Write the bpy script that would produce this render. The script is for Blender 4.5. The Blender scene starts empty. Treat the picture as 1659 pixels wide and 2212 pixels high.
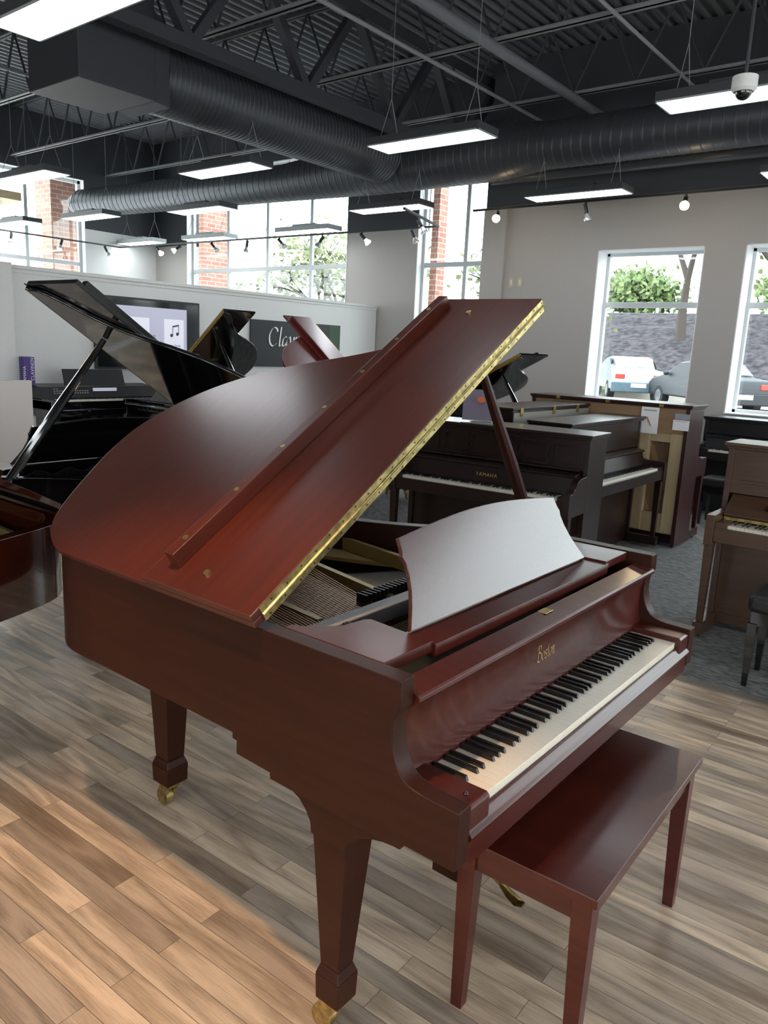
import bpy, math, random
from mathutils import Vector, Matrix
C = bpy.context.scene.collection
R = math.radians
rnd = random.Random(7)
PI = math.pi

# ---------------------------------------------------------------- materials
def new_mat(name):
    m = bpy.data.materials.new(name); m.use_nodes = True
    nt = m.node_tree; b = nt.nodes['Principled BSDF']
    return m, nt, b
def plain(name, col, rough=.5, metal=0., coat=0., emis=0., ecol=None, bump=0., bscale=40., var=.0):
    m, nt, b = new_mat(name)
    b.inputs['Base Color'].default_value = (*col, 1); b.inputs['Roughness'].default_value = rough
    b.inputs['Metallic'].default_value = metal; b.inputs['Coat Weight'].default_value = coat
    b.inputs['Coat Roughness'].default_value = .05
    if emis:
        b.inputs['Emission Color'].default_value = (*(ecol or col), 1); b.inputs['Emission Strength'].default_value = emis
    tc = nt.nodes.new('ShaderNodeTexCoord'); n = nt.nodes.new('ShaderNodeTexNoise'); n.inputs['Scale'].default_value = bscale
    nt.links.new(tc.outputs['Object'], n.inputs['Vector'])
    if bump:
        bp = nt.nodes.new('ShaderNodeBump'); bp.inputs['Strength'].default_value = bump; bp.inputs['Distance'].default_value = .01
        nt.links.new(n.outputs['Fac'], bp.inputs['Height']); nt.links.new(bp.outputs['Normal'], b.inputs['Normal'])
    if var:
        mx = nt.nodes.new('ShaderNodeMix'); mx.data_type = 'RGBA'
        mx.inputs['A'].default_value = (*[c*(1-var) for c in col], 1); mx.inputs['B'].default_value = (*[min(1, c*(1+var)) for c in col], 1)
        mr = nt.nodes.new('ShaderNodeMapRange'); mr.inputs['From Min'].default_value = .36; mr.inputs['From Max'].default_value = .64; n.inputs['Detail'].default_value = 5
        nt.links.new(n.outputs['Fac'], mr.inputs['Value']); nt.links.new(mr.outputs['Result'], mx.inputs['Factor']); nt.links.new(mx.outputs['Result'], b.inputs['Base Color'])
    return m
def wood(name, dark, light, rough=.35, coat=.3, croug=.18, axis='Y', scale=1., gloss=.5):
    m, nt, b = new_mat(name); N = nt.nodes.new; L = nt.links.new
    tc = N('ShaderNodeTexCoord'); mp = N('ShaderNodeMapping')
    s = {'X': (1.5, 22, 22), 'Y': (22, 1.5, 22), 'Z': (22, 22, 1.5)}[axis]
    mp.inputs['Scale'].default_value = [a*scale for a in s]
    n = N('ShaderNodeTexNoise'); n.inputs['Scale'].default_value = 2.; n.inputs['Detail'].default_value = 5
    n2 = N('ShaderNodeTexNoise'); n2.inputs['Scale'].default_value = 1.3*scale
    ad = N('ShaderNodeMath'); ad.operation = 'ADD'
    mu = N('ShaderNodeMath'); mu.operation = 'MULTIPLY'; mu.inputs[1].default_value = .5
    cr = N('ShaderNodeValToRGB'); cr.color_ramp.elements[0].position = .32; cr.color_ramp.elements[1].position = .68
    cr.color_ramp.elements[0].color = (*dark, 1); cr.color_ramp.elements[1].color = (*light, 1)
    L(tc.outputs['Object'], mp.inputs['Vector']); L(mp.outputs['Vector'], n.inputs['Vector']); L(tc.outputs['Object'], n2.inputs['Vector'])
    L(n.outputs['Fac'], ad.inputs[0]); L(n2.outputs['Fac'], ad.inputs[1]); L(ad.outputs[0], mu.inputs[0]); L(mu.outputs[0], cr.inputs['Fac'])
    L(cr.outputs['Color'], b.inputs['Base Color'])
    b.inputs['Roughness'].default_value = rough; b.inputs['Coat Weight'].default_value = coat; b.inputs['Coat Roughness'].default_value = croug
    b.inputs['Specular IOR Level'].default_value = gloss
    return m
M = {}
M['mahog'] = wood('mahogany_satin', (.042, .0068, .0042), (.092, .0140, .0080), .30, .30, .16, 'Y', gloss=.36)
M['mahog_side'] = wood('mahogany_shaded', (.020, .0043, .0013), (.043, .0098, .0030), .42, .0, .3, 'Y', gloss=.26)  # darker copy of the lid's mahogany; shade on the sides is in the colour
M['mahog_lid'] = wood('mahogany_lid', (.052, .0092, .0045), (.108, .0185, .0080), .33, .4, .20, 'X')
M['mahog_polish'] = wood('mahogany_polish', (.02, .004, .002), (.05, .010, .004), .12, 1., .03, 'X')
M['redlid'] = wood('red_mahogany', (.08, .012, .010), (.16, .028, .022), .3, .6, .15, 'X')
M['desk'] = wood('mahogany_desk', (.05, .014, .011), (.085, .025, .020), .26, .62, .20, 'X')
M['mahog_slip'] = wood('mahogany_key_slip', (.042, .0070, .0045), (.085, .0135, .0080), .26, .14, .10, 'X', gloss=.38)
M['rail'] = plain('rail_painted_sheen', (.30, .29, .29), .4)  # pale reflection on the stretcher is put into the base colour
M['walnut_dark'] = wood('dark_walnut', (.010, .0042, .0036), (.022, .0085, .0070), .35, .2, .2, 'X', gloss=.35)
M['mahog_dark'] = wood('dark_mahogany', (.022, .0050, .0045), (.042, .0095, .0085), .38, .2, .25, 'Z', gloss=.35)
M['walnut'] = wood('brown_walnut', (.050, .024, .012), (.095, .048, .025), .42, .2, .25, 'X')
M['backwood'] = wood('piano_back_wood', (.22, .13, .065), (.34, .21, .11), .6, .0, .3, 'X')
M['postwood'] = wood('piano_post_wood', (.38, .29, .16), (.55, .43, .25), .6, 0, .3, 'Z')
M['soundboard'] = wood('soundboard_wood', (.16, .095, .045), (.26, .165, .085), .6, 0, .3, 'Z')
M['black'] = plain('black_polish', (.004, .004, .005), .07, 0, 1.)
M['blacksatin'] = plain('black_satin', (.010, .010, .011), .35)
M['blackmetal'] = plain('black_painted_metal', (.015, .016, .018), .45, .0)
M['duct'] = plain('dark_duct_hazed', (.060, .064, .075), .45, .2)  # lifted and bluish: glare haze near the ceiling is in the colour
M['steel'] = plain('painted_steel_hazed', (.045, .049, .057), .6)  # dark steel raised; veiling glare is put into the tone
M['steel_light'] = plain('pale_steel', (.28, .29, .30), .5)
M['pipe'] = plain('grey_pipe', (.17, .175, .19), .5)
M['brass'] = plain('brass', (.55, .38, .12), .28, 1., bump=.05, bscale=60, var=.2)
M['brassold'] = plain('brass_aged', (.50, .40, .17), .38, 1., bump=.1, bscale=50, var=.3)
M['gold'] = plain('gold_plate_paint', (.42, .32, .13), .38, .6, bump=.1, bscale=25)
M['goldleaf'] = plain('gold_lettering', (.75, .52, .18), .35, .8)
M['ivory'] = plain('key_white', (.92, .86, .72), .24, 0, .3)
M['ivoryside'] = plain('key_white_plain', (.78, .74, .64), .3)
M['ebony'] = plain('key_black', (.006, .006, .006), .25, 0, .3)
M['felt_red'] = plain('red_felt', (.35, .02, .02), .9)
M['copper'] = plain('copper_string', (.38, .20, .10), .4, .9)
M['string'] = plain('steel_string', (.35, .33, .30), .35, .9)
M['felt'] = plain('damper_felt', (.02, .025, .02), .9, bump=.3)
M['white'] = plain('white_paint', (.80, .81, .80), .6, var=.02)
M['wall'] = plain('wall_greige', (.46, .435, .41), .7, bump=.03, bscale=120, var=.02)
M['wallwhite'] = plain('wall_white', (.74, .74, .72), .65, var=.015)
M['wallblack'] = plain('wall_black_hazed', (.045, .049, .058), .7)  # black paint lightened by veiling glare, put into the colour
M['frame'] = plain('window_frame_white', (.62, .65, .66), .4)
M['reveal'] = plain('window_reveal', (.85, .86, .86), .6)
M['leather'] = plain('black_leather', (.012, .012, .013), .45, bump=.2, bscale=80)
M['paper'] = plain('paper_white', (.85, .85, .85), .7)
M['papergrey'] = plain('paper_print', (.30, .32, .36), .7)
M['purple'] = plain('purple_card', (.07, .035, .22), .5)
M['screen'] = plain('tv_screen_lit', (.30, .30, .42), .3, emis=.42, ecol=(.68, .68, .80))
M['screendark'] = plain('tv_screen_dark', (.01, .012, .012), .08)
M['screenpanel'] = plain('tv_panel', (.5, .5, .6), .3, emis=.6, ecol=(.76, .76, .84))
M['ink'] = plain('screen_ink', (.06, .06, .09), .5)
M['signblack'] = plain('sign_black', (.012, .013, .015), .5)
M['signgreen'] = plain('sign_green', (.02, .06, .025), .5)
M['lens'] = plain('glass_lens', (.55, .55, .52), .08, .3)
M['bulb'] = plain('lamp_lit', (1, .85, .6), .4, emis=28., ecol=(1, .70, .36))
M['bulbwhite'] = plain('lamp_lit_small', (1, .95, .85), .4, emis=2., ecol=(1, .93, .8))
M['diffuser'] = plain('fixture_diffuser', (.9, .9, .9), .5, emis=8.5, ecol=(.90, .95, 1.0))
M['fixbody'] = plain('fixture_body', (.05, .055, .06), .4)
M['fixlight'] = plain('fixture_body_pale', (.35, .38, .40), .4)
M['outlet'] = plain('outlet_ivory', (.55, .50, .38), .5)
M['carwhite'] = plain('car_silver', (.45, .50, .53), .25, .2, 1.)
M['carblack'] = plain('car_dark', (.02, .024, .028), .45)
M['carblue'] = plain('car_lower', (.09, .14, .17), .3)
M['carglass'] = plain('car_glass', (.06, .10, .12), .05, 0, 1.)
M['tyre'] = plain('tyre', (.02, .02, .02), .8)
M['rim'] = plain('alloy_rim', (.5, .5, .5), .3, .9)
M['taillight'] = plain('tail_lamp', (.5, .05, .03), .2)
M['grass'] = plain('grass', (.10, .15, .035), .9, bump=.5, bscale=30, var=.5)
M['mulch'] = plain('mulch_bank', (.032, .025, .029), .95, bump=1., bscale=3.5, var=.95)
M['asphalt'] = plain('asphalt', (.22, .22, .22), .9, var=.1)
M['curb'] = plain('curb_concrete', (.5, .45, .38), .9)
M['bark'] = plain('tree_bark', (.07, .055, .045), .9, var=.3)
M['leaf'] = plain('tree_leaf', (.085, .135, .035), .7, var=.4, bscale=3)
M['leafy'] = plain('tree_leaf_pale', (.15, .17, .06), .7, var=.4, bscale=3)
M['leafpale'] = plain('distant_leaf_hazed', (.13, .18, .06), .8, var=.4, bscale=2)  # paler than the near leaves; distance haze is put into the colour
M['building'] = plain('distant_building', (.55, .56, .58), .8)
M['green_sign'] = plain('green_awning', (.04, .22, .20), .6)
M['orange'] = plain('booklet_orange', (.55, .12, .04), .5)
M['tancanopy'] = plain('tan_soffit', (.42, .30, .18), .7)

def glass_mat():
    m = bpy.data.materials.new('window_glass'); m.use_nodes = True; nt = m.node_tree
    for n in list(nt.nodes): nt.nodes.remove(n)
    o = nt.nodes.new('ShaderNodeOutputMaterial'); t = nt.nodes.new('ShaderNodeBsdfTransparent'); g = nt.nodes.new('ShaderNodeBsdfGlossy')
    g.inputs['Roughness'].default_value = .02; mx = nt.nodes.new('ShaderNodeMixShader'); mx.inputs[0].default_value = .05
    t.inputs['Color'].default_value = (.95, .98, .97, 1)
    nt.links.new(t.outputs[0], mx.inputs[1]); nt.links.new(g.outputs[0], mx.inputs[2]); nt.links.new(mx.outputs[0], o.inputs['Surface'])
    return m
M['glass'] = glass_mat()

def floor_mat():
    m, nt, b = new_mat('oak_plank_floor'); N = nt.nodes.new; L = nt.links.new
    tc = N('ShaderNodeTexCoord'); mp = N('ShaderNodeMapping'); mp.inputs['Rotation'].default_value = (0, 0, R(90 - 1.5))
    L(tc.outputs['Object'], mp.inputs['Vector'])
    br = N('ShaderNodeTexBrick'); br.offset = .37; br.offset_frequency = 2; br.squash = 1.0
    br.inputs['Scale'].default_value = 1; br.inputs['Brick Width'].default_value = .86; br.inputs['Row Height'].default_value = .0745
    br.inputs['Mortar Size'].default_value = .0009; br.inputs['Mortar Smooth'].default_value = .3; br.inputs['Bias'].default_value = 0
    br.inputs['Color1'].default_value = (0, 0, 0, 1); br.inputs['Color2'].default_value = (1, 1, 1, 1); br.inputs['Mortar'].default_value = (.5, .5, .5, 1)
    L(mp.outputs[0], br.inputs['Vector'])
    pal = N('ShaderNodeValToRGB'); pal.color_ramp.interpolation = 'LINEAR'
    e = pal.color_ramp.elements; e[0].position = 0; e[0].color = (.34, .25, .175, 1); e[1].position = 1; e[1].color = (.78, .60, .43, 1)
    for ps, c in ((.25, (.47, .38, .30)), (.5, (.57, .445, .325)), (.75, (.67, .53, .39))):
        x = e.new(ps); x.color = (*c, 1)
    L(br.outputs['Color'], pal.inputs['Fac'])
    # cathedral grain: distorted rings, shifted per plank
    sc = N('ShaderNodeVectorMath'); sc.operation = 'MULTIPLY'; sc.inputs[1].default_value = (1.1, 8.0, 1)
    ad = N('ShaderNodeVectorMath'); ad.operation = 'ADD'
    sh = N('ShaderNodeVectorMath'); sh.operation = 'SCALE'; sh.inputs['Scale'].default_value = 23.
    L(br.outputs['Color'], sh.inputs[0]); L(mp.outputs[0], sc.inputs[0]); L(sc.outputs[0], ad.inputs[0]); L(sh.outputs[0], ad.inputs[1])
    n1 = N('ShaderNodeTexNoise'); n1.inputs['Scale'].default_value = 1.25; n1.inputs['Detail'].default_value = 1.5; n1.inputs['Roughness'].default_value = .4
    L(ad.outputs[0], n1.inputs['Vector'])
    mu = N('ShaderNodeMath'); mu.operation = 'MULTIPLY'; mu.inputs[1].default_value = 9.; L(n1.outputs['Fac'], mu.inputs[0])
    pp = N('ShaderNodeMath'); pp.operation = 'PINGPONG'; pp.inputs[1].default_value = 1.; L(mu.outputs[0], pp.inputs[0])
    n2 = N('ShaderNodeTexNoise'); n2.inputs['Scale'].default_value = 7; n2.inputs['Detail'].default_value = 6; n2.inputs['Roughness'].default_value = .7
    sc2 = N('ShaderNodeVectorMath'); sc2.operation = 'MULTIPLY'; sc2.inputs[1].default_value = (1.6, 42, 1); L(mp.outputs[0], sc2.inputs[0])
    ad2 = N('ShaderNodeVectorMath'); ad2.operation = 'ADD'; L(sc2.outputs[0], ad2.inputs[0]); L(sh.outputs[0], ad2.inputs[1]); L(ad2.outputs[0], n2.inputs['Vector'])
    gr = N('ShaderNodeMath'); gr.operation = 'MULTIPLY_ADD'; gr.inputs[1].default_value = .40; L(pp.outputs[0], gr.inputs[0])
    n2m = N('ShaderNodeMath'); n2m.operation = 'MULTIPLY'; n2m.inputs[1].default_value = .95; L(n2.outputs['Fac'], n2m.inputs[0]); L(n2m.outputs[0], gr.inputs[2])
    grc = N('ShaderNodeValToRGB'); grc.color_ramp.elements[0].position = .34; grc.color_ramp.elements[0].color = (.54, .49, .45, 1)
    grc.color_ramp.elements[1].position = .86; grc.color_ramp.elements[1].color = (1.2, 1.19, 1.17, 1)
    L(gr.outputs[0], grc.inputs['Fac'])
    mx = N('ShaderNodeMix'); mx.data_type = 'RGBA'; mx.blend_type = 'MULTIPLY'; mx.inputs['Factor'].default_value = 1
    L(pal.outputs['Color'], mx.inputs['A']); L(grc.outputs['Color'], mx.inputs['B'])
    mo = N('ShaderNodeMix'); mo.data_type = 'RGBA'; mo.inputs['B'].default_value = (.10, .08, .06, 1)
    L(br.outputs['Fac'], mo.inputs['Factor']); L(mx.outputs['Result'], mo.inputs['A']); L(mo.outputs['Result'], b.inputs['Base Color'])
    b.inputs['Roughness'].default_value = .29
    bp = N('ShaderNodeBump'); bp.inputs['Strength'].default_value = .25; bp.inputs['Distance'].default_value = .002
    L(gr.outputs[0], bp.inputs['Height']); L(bp.outputs[0], b.inputs['Normal'])
    return m
def carpet_mat():
    m, nt, b = new_mat('grey_carpet'); N = nt.nodes.new; L = nt.links.new
    tc = N('ShaderNodeTexCoord'); mp = N('ShaderNodeMapping'); mp.inputs['Scale'].default_value = (1, .25, 1); mp.inputs['Rotation'].default_value = (0, 0, R(90))
    n = N('ShaderNodeTexNoise'); n.inputs['Scale'].default_value = 75; n.inputs['Detail'].default_value = 3
    L(tc.outputs['Object'], mp.inputs['Vector']); L(mp.outputs[0], n.inputs['Vector'])
    cr = N('ShaderNodeValToRGB'); cr.color_ramp.elements[0].position = .35; cr.color_ramp.elements[1].position = .65
    cr.color_ramp.elements[0].color = (.085, .085, .082, 1); cr.color_ramp.elements[1].color = (.25, .25, .24, 1)
    L(n.outputs['Fac'], cr.inputs['Fac']); L(cr.outputs['Color'], b.inputs['Base Color']); b.inputs['Roughness'].default_value = .95
    bp = N('ShaderNodeBump'); bp.inputs['Strength'].default_value = .6; L(n.outputs['Fac'], bp.inputs['Height']); L(bp.outputs[0], b.inputs['Normal'])
    return m
def brick_mat():
    m, nt, b = new_mat('red_brick'); N = nt.nodes.new; L = nt.links.new
    tc = N('ShaderNodeTexCoord'); sp = N('ShaderNodeSeparateXYZ'); cb = N('ShaderNodeCombineXYZ'); ad = N('ShaderNodeMath'); ad.operation = 'ADD'
    L(tc.outputs['Object'], sp.inputs[0]); L(sp.outputs['X'], ad.inputs[0]); L(sp.outputs['Y'], ad.inputs[1]); L(ad.outputs[0], cb.inputs['X']); L(sp.outputs['Z'], cb.inputs['Y'])
    br = N('ShaderNodeTexBrick'); br.inputs['Scale'].default_value = 1; br.inputs['Brick Width'].default_value = .24; br.inputs['Row Height'].default_value = .09
    br.inputs['Mortar Size'].default_value = .008; br.inputs['Color1'].default_value = (.62, .30, .21, 1); br.inputs['Color2'].default_value = (.46, .20, .15, 1); br.inputs['Mortar'].default_value = (.6, .55, .5, 1)
    L(cb.outputs[0], br.inputs['Vector']); L(br.outputs['Color'], b.inputs['Base Color']); b.inputs['Roughness'].default_value = .85
    return m
def deck_mat():
    m, nt, b = new_mat('corrugated_deck_hazed'); b.inputs['Base Color'].default_value = (.16, .165, .18, 1); b.inputs['Roughness'].default_value = .5; b.inputs['Metallic'].default_value = .2  # deck lightened to blue grey; glare haze is part of this colour
    return m
M['floor'] = floor_mat(); M['carpet'] = carpet_mat(); M['brick'] = brick_mat(); M['deck'] = deck_mat()
def duct_mat():
    m, nt, b = new_mat('spiral_duct_hazed'); b.inputs['Base Color'].default_value = (.075, .080, .092, 1); b.inputs['Roughness'].default_value = .38; b.inputs['Metallic'].default_value = .4  # duct metal made paler and bluer with ceiling glare in its colour
    return m
M['spiral'] = duct_mat()

# ---------------------------------------------------------------- mesh builder
class MB:
    def __init__(s): s.v = []; s.f = []; s.mi = []; s.m = 0
    def add(s, vs, fs):
        o = len(s.v); s.v += [tuple(v) for v in vs]
        for f in fs: s.f.append([i+o for i in f]); s.mi.append(s.m)
        return s
    def box(s, x0, x1, y0, y1, z0, z1, mat=None):
        vs = [(x, y, z) for z in (z0, z1) for y in (y0, y1) for x in (x0, x1)]
        if mat is not None: vs = [mat @ Vector(v) for v in vs]
        return s.add(vs, [(0, 2, 3, 1), (4, 5, 7, 6), (0, 1, 5, 4), (2, 6, 7, 3), (0, 4, 6, 2), (1, 3, 7, 5)])
    def taper(s, c0, a0, c1, a1):   # frustum between two rectangles: centre, (half x, half y)
        vs = []
        for c, a in ((c0, a0), (c1, a1)):
            for dx, dy in ((-1, -1), (1, -1), (1, 1), (-1, 1)): vs.append((c[0]+dx*a[0], c[1]+dy*a[1], c[2]))
        return s.add(vs, [(3, 2, 1, 0), (4, 5, 6, 7), (0, 1, 5, 4), (1, 2, 6, 5), (2, 3, 7, 6), (3, 0, 4, 7)])
    def prism(s, poly, a, b, axis='z', mat=None, skip=()):   # extrude a 2D polygon along an axis
        mk = {'z': lambda p, t: (p[0], p[1], t), 'x': lambda p, t: (t, p[0], p[1]), 'y': lambda p, t: (p[0], t, p[1])}[axis]
        n = len(poly); vs = [mk(p, a) for p in poly]+[mk(p, b) for p in poly]
        if mat is not None: vs = [mat @ Vector(v) for v in vs]
        fs = [list(range(n))[::-1], list(range(n, 2*n))]+[(i, (i+1) % n, n+(i+1) % n, n+i) for i in range(n) if i not in skip]
        return s.add(vs, fs)
    def ribbon(s, outer, inner, z0, z1, caps=True):   # closed wall between two open polylines
        n = len(outer); vs = [(p[0], p[1], z) for z in (z0, z1) for ln in (outer, inner) for p in ln]
        o0, i0, o1, i1 = 0, n, 2*n, 3*n; fs = []
        for k in range(n-1):
            fs += [(o0+k, o0+k+1, o1+k+1, o1+k), (i0+k+1, i0+k, i1+k, i1+k+1), (o1+k, o1+k+1, i1+k+1, i1+k), (o0+k+1, o0+k, i0+k, i0+k+1)]
        if caps: fs += [(o0, o1, i1, i0), (o0+n-1, i0+n-1, i1+n-1, o1+n-1)]
        return s.add(vs, fs)
    def tube(s, pts, r, seg=10, caps=True):
        pts = [Vector(p) for p in pts]; n = len(pts); rs = r if isinstance(r, (list, tuple)) else [r]*n
        base = len(s.v); vs = []; fs = []; prev = None
        for i, p in enumerate(pts):
            t = (pts[min(i+1, n-1)]-pts[max(i-1, 0)]).normalized()
            if prev is None: a = t.orthogonal().normalized()
            else: a = (prev-t*prev.dot(t)).normalized()
            prev = a; b = t.cross(a)
            for k in range(seg):
                th = 2*PI*k/seg; vs.append(p+(a*math.cos(th)+b*math.sin(th))*rs[i])
        for i in range(n-1):
            for k in range(seg):
                k2 = (k+1) % seg; fs.append((i*seg+k, i*seg+k2, (i+1)*seg+k2, (i+1)*seg+k))
        if caps: fs += [list(range(seg))[::-1], [(n-1)*seg+k for k in range(seg)]]
        return s.add(vs, fs)
    def cyl(s, p0, p1, r, seg=12): return s.tube([p0, p1], r, seg)
    def bar(s, p0, p1, w, h):        # rectangular bar between points
        p0, p1 = Vector(p0), Vector(p1); t = (p1-p0).normalized(); up = Vector((0, 0, 1))
        if abs(t.z) > .95: up = Vector((1, 0, 0))
        a = t.cross(up).normalized(); b = a.cross(t).normalized(); vs = []
        for p in (p0, p1):
            for x, y in ((-1, -1), (1, -1), (1, 1), (-1, 1)): vs.append(p+a*x*w/2+b*y*h/2)
        return s.add(vs, [(3, 2, 1, 0), (4, 5, 6, 7), (0, 1, 5, 4), (1, 2, 6, 5), (2, 3, 7, 6), (3, 0, 4, 7)])
    def sphere(s, c, r, seg=12, rings=8, sc=(1, 1, 1)):
        vs = []; fs = []
        for i in range(rings+1):
            ph = PI*i/rings
            for k in range(seg):
                th = 2*PI*k/seg; vs.append((c[0]+r*sc[0]*math.sin(ph)*math.cos(th), c[1]+r*sc[1]*math.sin(ph)*math.sin(th), c[2]+r*sc[2]*math.cos(ph)))
        for i in range(rings):
            for k in range(seg):
                k2 = (k+1) % seg; fs.append((i*seg+k, (i+1)*seg+k, (i+1)*seg+k2, i*seg+k2))
        return s.add(vs, fs)
    def build(s, name, mat, parent=None, bevel=0., ang=35, seg=2, weld=False):
        me = bpy.data.meshes.new(name); me.from_pydata(s.v, [], s.f)
        mats = mat if isinstance(mat, (list, tuple)) else [mat]
        for m in mats: me.materials.append(m)
        for p, i in zip(me.polygons, s.mi): p.material_index = i
        import bmesh
        bm = bmesh.new(); bm.from_mesh(me)
        if weld: bmesh.ops.remove_doubles(bm, verts=bm.verts, dist=.0004)
        bmesh.ops.recalc_face_normals(bm, faces=bm.faces); bm.to_mesh(me); bm.free()
        for p in me.polygons: p.use_smooth = True
        me.set_sharp_from_angle(angle=R(ang)); me.update()
        o = bpy.data.objects.new(name, me); C.objects.link(o)
        if parent: o.parent = parent
        if bevel:
            b = o.modifiers.new('b', 'BEVEL'); b.width = bevel; b.segments = seg; b.limit_method = 'ANGLE'; b.angle_limit = R(40); b.harden_normals = True
        return o
def tag(o, label=None, cat=None, group=None, kind=None):
    if label: o['label'] = label
    if cat: o['category'] = cat
    if group: o['group'] = group
    if kind: o['kind'] = kind
    return o
def thing(name, label, cat, loc=(0, 0, 0), rz=0., group=None):
    o = bpy.data.objects.new(name, None); o.empty_display_size = .1; C.objects.link(o)
    o.location = loc; o.rotation_euler = (0, 0, R(rz)); return tag(o, label, cat, group)
def struct(o): o['kind'] = 'structure'; return o
def dup(root, loc, label=None, rz=None):
    r = root.copy(); C.objects.link(r); r.location = loc
    if rz is not None: r.rotation_euler = (0, 0, R(rz))
    if label: r['label'] = label
    for ch in list(root.children):
        c = ch.copy(); C.objects.link(c); c.parent = r
        for g in list(ch.children): d = g.copy(); C.objects.link(d); d.parent = c
    return r
def smooth(pts, n=6, closed=False):
    out = []; N = len(pts)
    for i in range(N if closed else N-1):
        g = lambda k: Vector((*pts[k % N], 0)) if closed else Vector((*pts[min(max(k, 0), N-1)], 0))
        p0, p1, p2, p3 = g(i-1), g(i), g(i+1), g(i+2)
        for k in range(n):
            t = k/n; v = .5*((2*p1)+(p2-p0)*t+(2*p0-5*p1+4*p2-p3)*t*t+(3*p1-p0-3*p2+p3)*t**3); out.append((v.x, v.y))
    if not closed: out.append(tuple(pts[-1]))
    return out
def text(name, s, size, mat, parent, loc, rot, ext=.001, shear=0., align='CENTER', space=1., sx=1.):
    cu = bpy.data.curves.new(name, 'FONT'); cu.body = s; cu.size = size; cu.extrude = ext; cu.shear = shear; cu.align_x = align; cu.space_character = space
    o = bpy.data.objects.new(name, cu); C.objects.link(o)
    dg = bpy.context.evaluated_depsgraph_get(); me = bpy.data.meshes.new_from_object(o.evaluated_get(dg)); bpy.data.objects.remove(o)
    me.materials.clear(); me.materials.append(mat); o = bpy.data.objects.new(name, me); C.objects.link(o)
    o.parent = parent; o.location = loc; o.rotation_euler = rot; o.scale = (sx, 1, 1); return o
GL = {'C': (1.3, [[(1.3, 1.45), (1.1, 1.8), (.6, 1.8), (.1, 1.1), (.15, .3), (.6, -.02), (1.15, .3)]]),
 'B': (1.25, [[(.45, 1.85), (.3, .9), (.1, 0)], [(0, 1.5), (.4, 1.9), (1.05, 1.8), (1.05, 1.3), (.45, 1.05)], [(.45, 1.05), (1.1, .9), (1.1, .25), (.6, -.05), (-.1, .15)]]),
 'l': (.42, [[(.42, 1.95), (.15, .3), (.22, 0), (.45, .15)]]),
 'a': (.92, [[(.75, .85), (.5, 1.0), (.15, .65), (.08, .15), (.28, 0), (.6, .4), (.8, 1.0)], [(.8, 1.0), (.63, .2), (.72, 0), (.92, .15)]]),
 'v': (.85, [[(.0, .85), (.18, 1.0), (.25, .5), (.28, 0)], [(.28, 0), (.7, .55), (.8, 1.0)]]),
 'i': (.45, [[(.02, .8), (.2, 1.0), (.12, .2), (.2, 0), (.45, .15)], [(.28, 1.42), (.33, 1.5)]]),
 'n': (.95, [[(.0, .85), (.18, 1.0), (.05, 0)], [(.1, .4), (.45, .97), (.65, .9), (.55, .2), (.65, 0), (.9, .15)]]),
 'o': (.85, [[(.5, 1.0), (.15, .7), (.1, .2), (.35, 0), (.7, .35), (.75, .85), (.5, 1.0)]]),
 's': (.7, [[(.7, .88), (.4, 1.0), (.25, .72), (.55, .32), (.4, 0), (.02, .1)]]),
 't': (.52, [[(.42, 1.5), (.2, .2), (.32, 0), (.52, .12)], [(.05, 1.0), (.6, 1.03)]])}
def script_text(name, s, h, mat, parent, loc, rot, nib=(.085, .05), dx=1., ext=.001):
    mb = MB(); x = 0
    for ch in s:
        w, strokes = GL[ch]
        for st in strokes:
            pts = smooth(st, 6); nv = Vector((nib[0], nib[1]))
            for a, b in zip(pts[:-1], pts[1:]):
                q = [(a[0]+x-nv.x, a[1]-nv.y), (a[0]+x+nv.x, a[1]+nv.y), (b[0]+x+nv.x, b[1]+nv.y), (b[0]+x-nv.x, b[1]-nv.y)]
                mb.add([(p[0]*h*dx, p[1]*h, ext) for p in q], [(0, 1, 2, 3)])
        x += w+.12
    for v in range(len(mb.v)): pass
    o = mb.build(name, mat, parent); o.location = loc; o.rotation_euler = rot
    return o, x*h*dx

# ---------------------------------------------------------------- camera
def make_camera():
    yaw, pit, rol = R(-51.7255), R(-11.7567), R(2.6698)
    f = Vector((-math.sin(yaw)*math.cos(pit), math.cos(yaw)*math.cos(pit), math.sin(pit)))
    r = Vector((math.cos(yaw), math.sin(yaw), 0)); u = r.cross(f)
    r2 = r*math.cos(rol)+u*math.sin(rol); u2 = u*math.cos(rol)-r*math.sin(rol)
    cd = bpy.data.cameras.new('camera'); co = bpy.data.objects.new('camera', cd); C.objects.link(co)
    m = Matrix((r2, u2, -f)).transposed().to_4x4(); m.translation = Vector((-1.1798, -.7004, 1.6529)); co.matrix_world = m
    cd.sensor_fit = 'AUTO'; cd.sensor_width = 36; cd.lens = 1663.86/2212*36
    cd.shift_x = 7.5/2212; cd.shift_y = -7.2/2212; cd.clip_end = 400; cd.clip_start = .05
    bpy.context.scene.camera = co
make_camera()

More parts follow.
